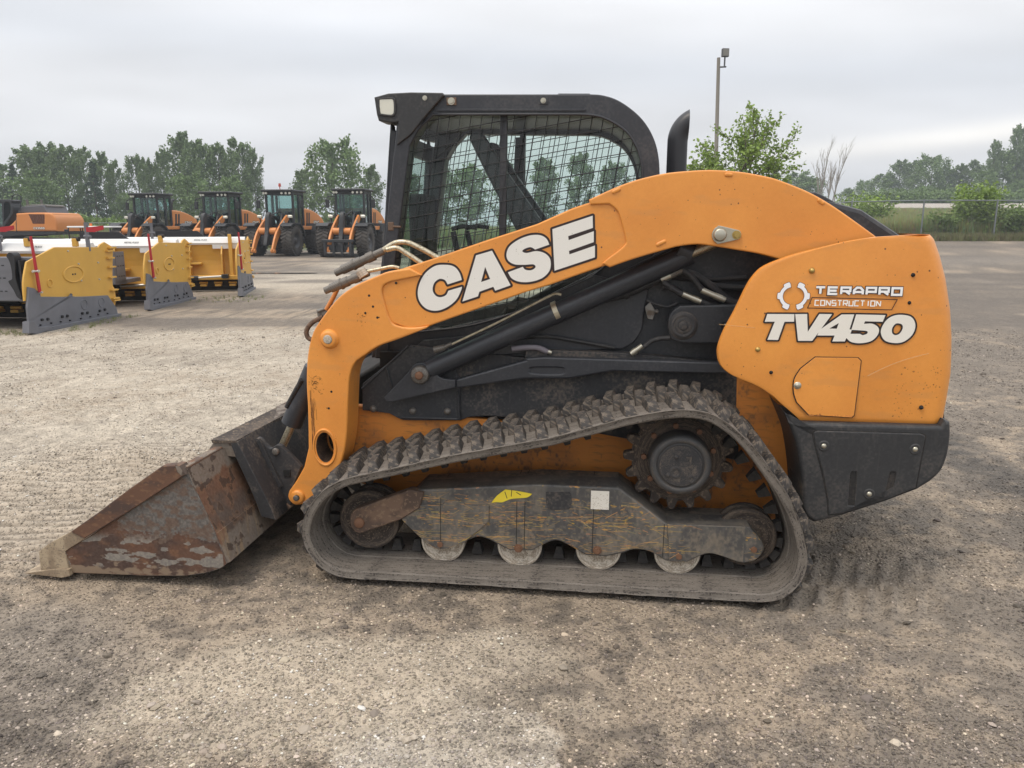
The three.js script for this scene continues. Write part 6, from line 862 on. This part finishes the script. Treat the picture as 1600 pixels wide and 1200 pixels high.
[[640, 268, -80, 'poplar', 0, 0.9], [690, 256, -78, 'poplar', 1, 0.8], [735, 262, -82, 'round', 0, 0.8], [790, 256, -80, 'poplar', 2, 0.8], [850, 250, -84, 'poplar', 0, 0.8], [905, 244, -80, 'poplar', 1, 0.7], [955, 256, -82, 'poplar', 2, 0.8], [1010, 276, -84, 'round', 1, 0.9]].forEach((a, i) => tree(...a, 'tree seen through the cab window, ' + ['beside the front post', 'just left of the top of the lap bar', 'just right of the top of the lap bar', 'at the middle window post', 'between the two upright posts', 'in the middle of the rear half of the window', 'below the arched rear corner of the window', 'behind the rear edge of the cab and exhaust'][i], G2));
tree(1206, 252, -110, 'spruce', 0, 0.9, 'small dark pointed spruce right of the light pole');
tree(1240, 272, -150, 'round', 1, 1.2, 'hazy rounded tree between the spruce and the bare branches');
tree(1264, 280, -150, 'round', 0, 1.0, 'hazy low tree at the foot of the bare branches');
const G3 = 'hazy trees in the wood beyond the road on the right';
[[1345, 285, -165, 'round', 0, 1.0], [1372, 274, -160, 'round', 1, 1.0], [1398, 254, -160, 'poplar', 0, 1.0], [1420, 256, -155, 'poplar', 1, 1.0], [1446, 248, -150, 'round', 0, 0.9], [1470, 265, -152, 'round', 1, 0.9], [1490, 260, -150, 'poplar', 2, 0.9], [1510, 254, -148, 'poplar', 0, 0.9], [1556, 240, -140, 'round', 1, 0.8], [1590, 246, -138, 'poplar', 1, 1.0], [1622, 230, -138, 'poplar', 2, 1.0], [1530, 270, -130, 'round', 0, 0.9], [1320, 296, -150, 'round', 1, 1.1], [1440, 292, -132, 'round', 0, 1.1], [1400, 296, -130, 'round', 1, 1.1], [1585, 285, -125, 'round', 0, 1.1], [1480, 295, -128, 'round', 1, 1.0]].forEach((a, i) => tree(...a, 'hazy tree beyond the road, ' + ['at its low left end', 'second from its left end', 'on the left of the twin rounded tops', 'just left of the highest rounded top', 'forming the highest rounded top', 'right of the highest rounded top', 'in the dip of the skyline', 'left of the shorter pointed tree', 'between the two pointed trees', 'right of the tallest pointed tree', 'cut by the right edge of the photo', 'low and dark before the shorter pointed tree', 'low at the far left by the bare tree', 'low and bushy below the highest rounded top', 'low and bushy above the left fence post', 'low and bushy at the right edge', 'low and bushy above the right fence post'][i], G3));
tree(1540, 226, -138, 'poplar', 1, 0.5, 'shorter of two pointed trees standing above the wood, left one');
tree(1575, 203, -138, 'poplar', 2, 0.5, 'tallest pointed tree above the wood at the right edge');
// young maple by the light pole: branches with real leaves
{
  const z = -25, x = (1140 - 800) / 1200 * 24.8, gy = groundHeight(x, z), o = thing('tree', x, gy, z, 0.4); o.scale.set(0.9, 0.92, 0.9); tag(o, 'fresh green leafy tree right behind the light pole', 'tree');
  const wood = [cyl([0, -0.2, 0], [0.05, 2.2, 0], 0.09, 0.06, 8)], list = [];
  const limb = (a, dir, len, r, depth) => {
    const b = a.clone().addScaledVector(dir, len), mid = a.clone().lerp(b, 0.5).add(V(rr(-0.06, 0.06) * len, 0.05 * len, rr(-0.06, 0.06) * len)); wood.push(cyl(a, mid, r, r * 0.8, 5, true), cyl(mid, b, r * 0.8, r * 0.55, 5, true));
    if (depth <= 1) for (let i = 0; i < 17; i++) { const q = a.clone().lerp(b, 0.25 + 0.85 * rnd()); list.push([q.x + rr(-0.13, 0.13), q.y + rr(-0.1, 0.1), q.z + rr(-0.13, 0.13), rr(0.7, 1.25)]); }
    if (depth > 0) for (let i = 0; i < (depth === 3 ? 4 : 3); i++) { const d = dir.clone().add(V(rr(-0.85, 0.85), rr(-0.25, 0.5), rr(-0.85, 0.85))).normalize(); limb(a.clone().lerp(b, 0.45 + 0.55 * rnd()), d, len * rr(0.55, 0.8), r * 0.55, depth - 1); }
  };
  for (let i = 0; i < 8; i++) { const az = i * 1.05 + 0.3; limb(V(0.05, 1.5 + i * 0.1, 0), V(Math.cos(az) * 0.95, 0.7 + 0.16 * i, Math.sin(az) * 0.8).normalize(), 1.22 + 0.04 * i, 0.045, 3); }
  mesh('trunk', wood, bark, o); mesh('crown', leaves(list, 0.115), mats.fresh, o);
  const o2 = thing('bush', (1062 - 800) / 1200 * 27, groundHeight(6, -27.5), -27.5); const l2 = []; for (let i = 0; i < 2600; i++) { const d = V(rr(-1, 1), rr(-1, 1), rr(-1, 1)); if (d.length() > 1) continue; l2.push([d.x * 0.95, 2.0 + d.y * 1.4, d.z * 0.9, rr(0.75, 1.25)]); } mesh('foliage', leaves(l2, 0.12), mats.fresh, o2); mesh('stem', cyl([0, -0.1, 0], [0, 2, 0], 0.05, 0.03, 8), bark, o2); tag(o2, 'light green bush peeking out right of the exhaust stack', 'bush');
}
// bare tree
{
  const z = -120, zc = 117.8, x = (1284 - 800) / 1200 * zc, gy = groundHeight(x, z), o = thing('bare_tree', x, gy, z), wood = [];
  const br = (a, d, len, r, k) => { const b = a.clone().addScaledVector(d, len); wood.push(cyl(a, b, r, r * 0.6, 5, true)); if (k) for (let i = 0; i < 3; i++) br(a.clone().lerp(b, rr(0.4, 1)), d.clone().add(V(rr(-0.35, 0.35), rr(0, 0.3), rr(-0.35, 0.35))).normalize(), len * rr(0.5, 0.7), r * 0.55, k - 1); };
  for (let i = 0; i < 7; i++) br(V(rr(-1.6, 2.4), 0, rr(-1, 1)), V(rr(-0.22, 0.22), 1, rr(-0.2, 0.2)).normalize(), rr(4, 6), 0.1, 3);
  mesh('branches', wood, std({ color: 0x8d8378, roughness: 0.9 }), o); tag(o, 'bare leafless tree with thin upright branches behind the loader arm', 'tree');
}
// bushes and weeds along the fence, and tall grass on the left
function bush(px, topY, z, w, label, mat = mats.shrub, n = 2600, size = 0.14, group) {
  const zc = -z * 0.979 + 0.3, x = (px - 800) / 1200 * zc, gy = groundHeight(x, z), h = 1.52 + (350 - topY) / 1200 * -z - gy, o = thing('bush', x, gy, z), l = [], stems = [];
  for (let i = 0; i < 14; i++) { const az = rr(0, 6.28), b = V(Math.cos(az) * w * rr(0.3, 0.9), h * rr(0.5, 0.95), Math.sin(az) * w * rr(0.3, 0.8)); stems.push(cyl([0, -0.05, 0], b, 0.02, 0.006, 4, true)); for (let k = 0; k < n / 14; k++) { const t = Math.pow(rnd(), 0.6), q = b.clone().multiplyScalar(t); l.push([q.x + rr(-0.32, 0.32) * w, Math.max(0.03, q.y + rr(-0.16, 0.16) * h), q.z + rr(-0.3, 0.3) * w, rr(0.65, 1.3)]); } }
  mesh('stem', stems, bark, o); mesh('foliage', leaves(l, size), mat, o); tag(o, label, 'bush', group); return o;
}
bush(1512, 288, -36.6, 1.25, 'tall light green shrub growing through the fence at the right post', mats.fresh, 5200, 0.15);
bush(1585, 318, -36.4, 1.4, 'low dark bush behind the fence at the right edge', mats.shrub, 3600, 0.14);
bush(1556, 328, -36.2, 1.0, 'small bush between the tall shrub and the right edge bush', mats.shrub, 2400, 0.13);
bush(1340, 302, -44, 1.9, 'light green bush above the left end of the fence', mats.fresh, 3600, 0.16);
bush(1465, 332, -36.3, 1.0, 'low bush behind the fence left of the tall shrub', mats.shrub, 2200, 0.13);
const G4 = 'dark bushes in the hedge beyond the road';
[[1365, 298, 3.0], [1390, 300, 3.2], [1415, 298, 3.2], [1445, 302, 3.0], [1475, 300, 3.2], [1500, 298, 3.4], [1560, 300, 3.4], [1590, 296, 3.6]].forEach(([px, y, w], i) => bush(px, y, -112 + (i % 3) * 2, w, 'hedge bush beyond the road, ' + ['left end', 'second from the left', 'third from the left', 'fourth from the left', 'left of the right fence post', 'behind the tall shrub at the right fence post', 'second from the right end', 'right end'][i], mats.round, 2600, 0.36, G4));
function grassField(name, label, n, where, size, mat) {
  const D = new THREE.Object3D(), col = new THREE.Color(), P = [], blades = 7; for (let i = 0; i < blades; i++) { const a = rr(0, 6.28), w = 0.03, lx = rr(-0.25, 0.25), lz = rr(-0.25, 0.25), bx = rr(-0.18, 0.18), bz = rr(-0.18, 0.18), h = rr(0.6, 1); P.push(bx - w * Math.cos(a), 0, bz - w * Math.sin(a), bx + w * Math.cos(a), 0, bz + w * Math.sin(a), bx + lx, h, bz + lz); }
  const g = new THREE.BufferGeometry(); g.setAttribute('position', new THREE.Float32BufferAttribute(P, 3)); g.computeVertexNormals();
  const m = new THREE.InstancedMesh(g, mat, n); m.name = numbered(name); m.castShadow = m.receiveShadow = true;
  for (let i = 0; i < n; i++) { const [x, z, h, c] = where(); D.position.set(x, groundHeight(x, z) - 0.02, z); D.rotation.y = rr(0, 6.28); D.scale.set(h * size, h, h * size); D.updateMatrix(); m.setMatrixAt(i, D.matrix); m.setColorAt(i, col.setRGB(...c)); }
  scene.add(m); tag(m, label, 'grass', null, 'stuff');
}
const gmat = new THREE.MeshPhysicalMaterial({ roughness: 0.9, transmission: 0.25, thickness: 0, side: THREE.DoubleSide });
const gcol = (t) => mixc([0.21, 0.26, 0.085], [0.36, 0.35, 0.14], t).map((v) => v * rr(0.7, 1.2));
grassField('tall_grass', 'tall green and yellow grass on the bank behind the fence on the right', 26000, () => { const z = -36 - 42 * Math.pow(rnd(), 1.8), x = -z * rr(0.36, 0.75); return [x, z, rr(0.5, 1.15) * lerp(1.0, 0.35, sm(44, 76, -z)), gcol(fbm(x * 0.3, z * 0.3, 3, 31))]; }, 1.2, gmat);
grassField('meadow_grass', 'tall meadow grass between the lot and the trees on the left', 52000, () => { const z = -52 - 36 * Math.pow(rnd(), 1.3), x = -z * rr(-0.72, 0.36); return [x, z, rr(0.7, 1.5), gcol(fbm(x * 0.1, z * 0.1, 3, 37))]; }, 1.4, gmat);
grassField('dry_weeds', 'dry brown weeds along the foot of the fence', 2600, () => { const x = rr(12, 27), z = -34.6 - rr(0, 0.9); return [x, z, rr(0.15, 0.5), mixc([0.2, 0.16, 0.1], [0.14, 0.17, 0.06], rnd())]; }, 1.5, gmat);
grassField('weeds', 'sparse low weeds on the gravel in front of the snow plows', 260, () => { const k = rnd(), x = k < 0.3 ? rr(-7.4, -6.8) : k < 0.6 ? rr(-6.6, -6.3) : rr(-6.6, -5.2), z = k < 0.3 ? rr(-11, -10.6) : k < 0.6 ? -rr(11.0, 13) : rr(-16.5, -15.2); return [x, z, rr(0.04, 0.12), [0.2, 0.22, 0.08]]; }, 1.3, gmat);
{ // mound of tall weeds behind the excavator
  [[150, 333, -58], [128, 340, -56], [172, 338, -57], [192, 346, -56], [205, 344, -60], [300, 344, -60], [620, 340, -60], [560, 336, -62], [575, 348, -58], [505, 348, -58]].forEach(([px, y, z], i) => bush(px, y, z, 2.0, 'mound of tall weeds ' + ['behind the white cart canopy', 'right behind the excavator counterweight', 'right of the white cart canopy', 'left of the first wheel loader', 'at the front of the first wheel loader', 'between the first two wheel loaders', 'seen low through the cab window', 'left of the last wheel loader cab', 'right of the last wheel loader cab', 'between the last two wheel loaders'][i], mats.shrub, 3000, 0.24, 'weed mounds at the back of the lot'));
}
// ---------- road on the bank, chain link fences, light pole
{
  const P = [], I = [], U = []; for (let i = 0; i <= 60; i++) { const x = 20 + i * 3.2; for (const [k, z] of [[0, -84], [1, -94]]) { P.push(x, groundBase(x, -84) + 0.1 + k * 0.75, z); U.push(x, z); } if (i) { const o = i * 2; I.push(o - 2, o, o - 1, o - 1, o, o + 1); } }
  const g = new THREE.BufferGeometry(); g.setAttribute('position', new THREE.Float32BufferAttribute(P, 3)); g.setAttribute('uv', new THREE.Float32BufferAttribute(U, 2)); g.setIndex(I); g.computeVertexNormals();
  tag(mesh('road', g, std({ color: 0xa59d94, roughness: 0.9, side: THREE.DoubleSide })), null, null, null, 'structure');
}
function fence(pts, h, label) {
  const o = thing('chain_link_fence', pts[0][0], 0, pts[0][1]), galv = std({ color: 0x7f8486, metalness: 0.5, roughness: 0.5 }), at = (i) => V(pts[i][0] - pts[0][0], groundBase(...pts[i]), pts[i][1] - pts[0][1]);
  for (let i = 0; i < pts.length; i++) { const a = at(i); mesh('post', cyl([a.x, a.y - 0.1, a.z], [a.x, a.y + h + 0.05, a.z], 0.035, 0.035, 10), galv, o); if (i) { const b = at(i - 1); mesh('top_rail', cyl([b.x, b.y + h, b.z], [a.x, a.y + h, a.z], 0.024, 0.024, 8), galv, o); } }
  const w = []; for (let i = 1; i < pts.length; i++) { const a = at(i - 1), b = at(i), len = a.distanceTo(b), n = Math.round(len / 0.1); for (let k = -Math.round(h / 0.1); k < n; k++) for (const s of [1, -1]) { let t0 = k * 0.1, t1 = t0 + h, y0 = 0, y1 = h; if (t0 < 0) { y0 = -t0; t0 = 0; } if (t1 > len) { y1 -= t1 - len; t1 = len; } if (y1 <= y0) continue; if (s < 0) { [y0, y1] = [h - y0, h - y1]; } const p = a.clone().lerp(b, t0 / len), q = a.clone().lerp(b, t1 / len); w.push(cyl([p.x, p.y + y0, p.z], [q.x, q.y + y1, q.z], 0.0022, 0.0022, 3, true)); } }
  tag(mesh('chain_link', w, galv, o), null, null, null, 'stuff'); tag(o, label, 'fence'); return o;
}
fence(Array.from({ length: 8 }, (_, i) => [12.4 + i * 3.1, -36.3 + i * 0.35]), 1.75, 'grey chain link fence with top rail at the right edge of the lot');
fence(Array.from({ length: 12 }, (_, i) => [-36 + i * 3.1, -52]), 1.6, 'chain link fence at the back of the lot behind the excavator');
{
  const z = -32, x = (1115 - 800) / 1200 * 31.6, gy = groundBase(x, z), o = thing('light_pole', x, gy, z); tag(o, 'tall weathered wooden light pole with one floodlight on top', 'light pole');
  const top = 1.52 + (350 - 111) / 1200 * 32 - gy;
  mesh('pole', cyl([0, -0.2, 0], [-0.22, top, 0], 0.1, 0.065, 14), std({ map: tex(128, 256, [0.5, 1.2], (x2, y2) => { const a = fbm(x2 * 30, y2 * 4, 4, 961, 4); return mixc([150, 146, 138], [118, 113, 105], a); }), roughness: 0.9 }), o);
  mesh('bracket', [cyl([-0.22, top - 0.35, 0], [0.1, top - 0.33, 0], 0.03), cyl([0.03, top - 0.35, 0], [0.03, top + 0.05, 0], 0.03)], WL.rim, o);
  const f = mesh('floodlight', box(-0.1, 0.17, top + 0.03, top + 0.34, -0.08, 0.08, 0.02), WL.rim, o); mesh('lens', box(-0.08, 0.15, top + 0.06, top + 0.32, 0.079, 0.085), std({ color: 0x77756f, roughness: 0.3 }), f); o.rotation.y = 0.1;
}
{ // shallow puddle on the lot
  const g = new THREE.ShapeGeometry(new THREE.Shape(curvy([[0, 0], [0.7, 0.12], [1.6, 0.05], [2.3, 0.2], [1.9, 0.42], [0.9, 0.35], [0.2, 0.3]]))); g.rotateX(-Math.PI / 2); const m = mesh('puddle', g, std({ color: 0x3d3832, roughness: 0.06 })); m.position.set(-8.4, groundHeight(-7.5, -24.2) + 0.012, -24.2); tag(m, null, null, null, 'structure');
}

renderer.render(scene, camera);
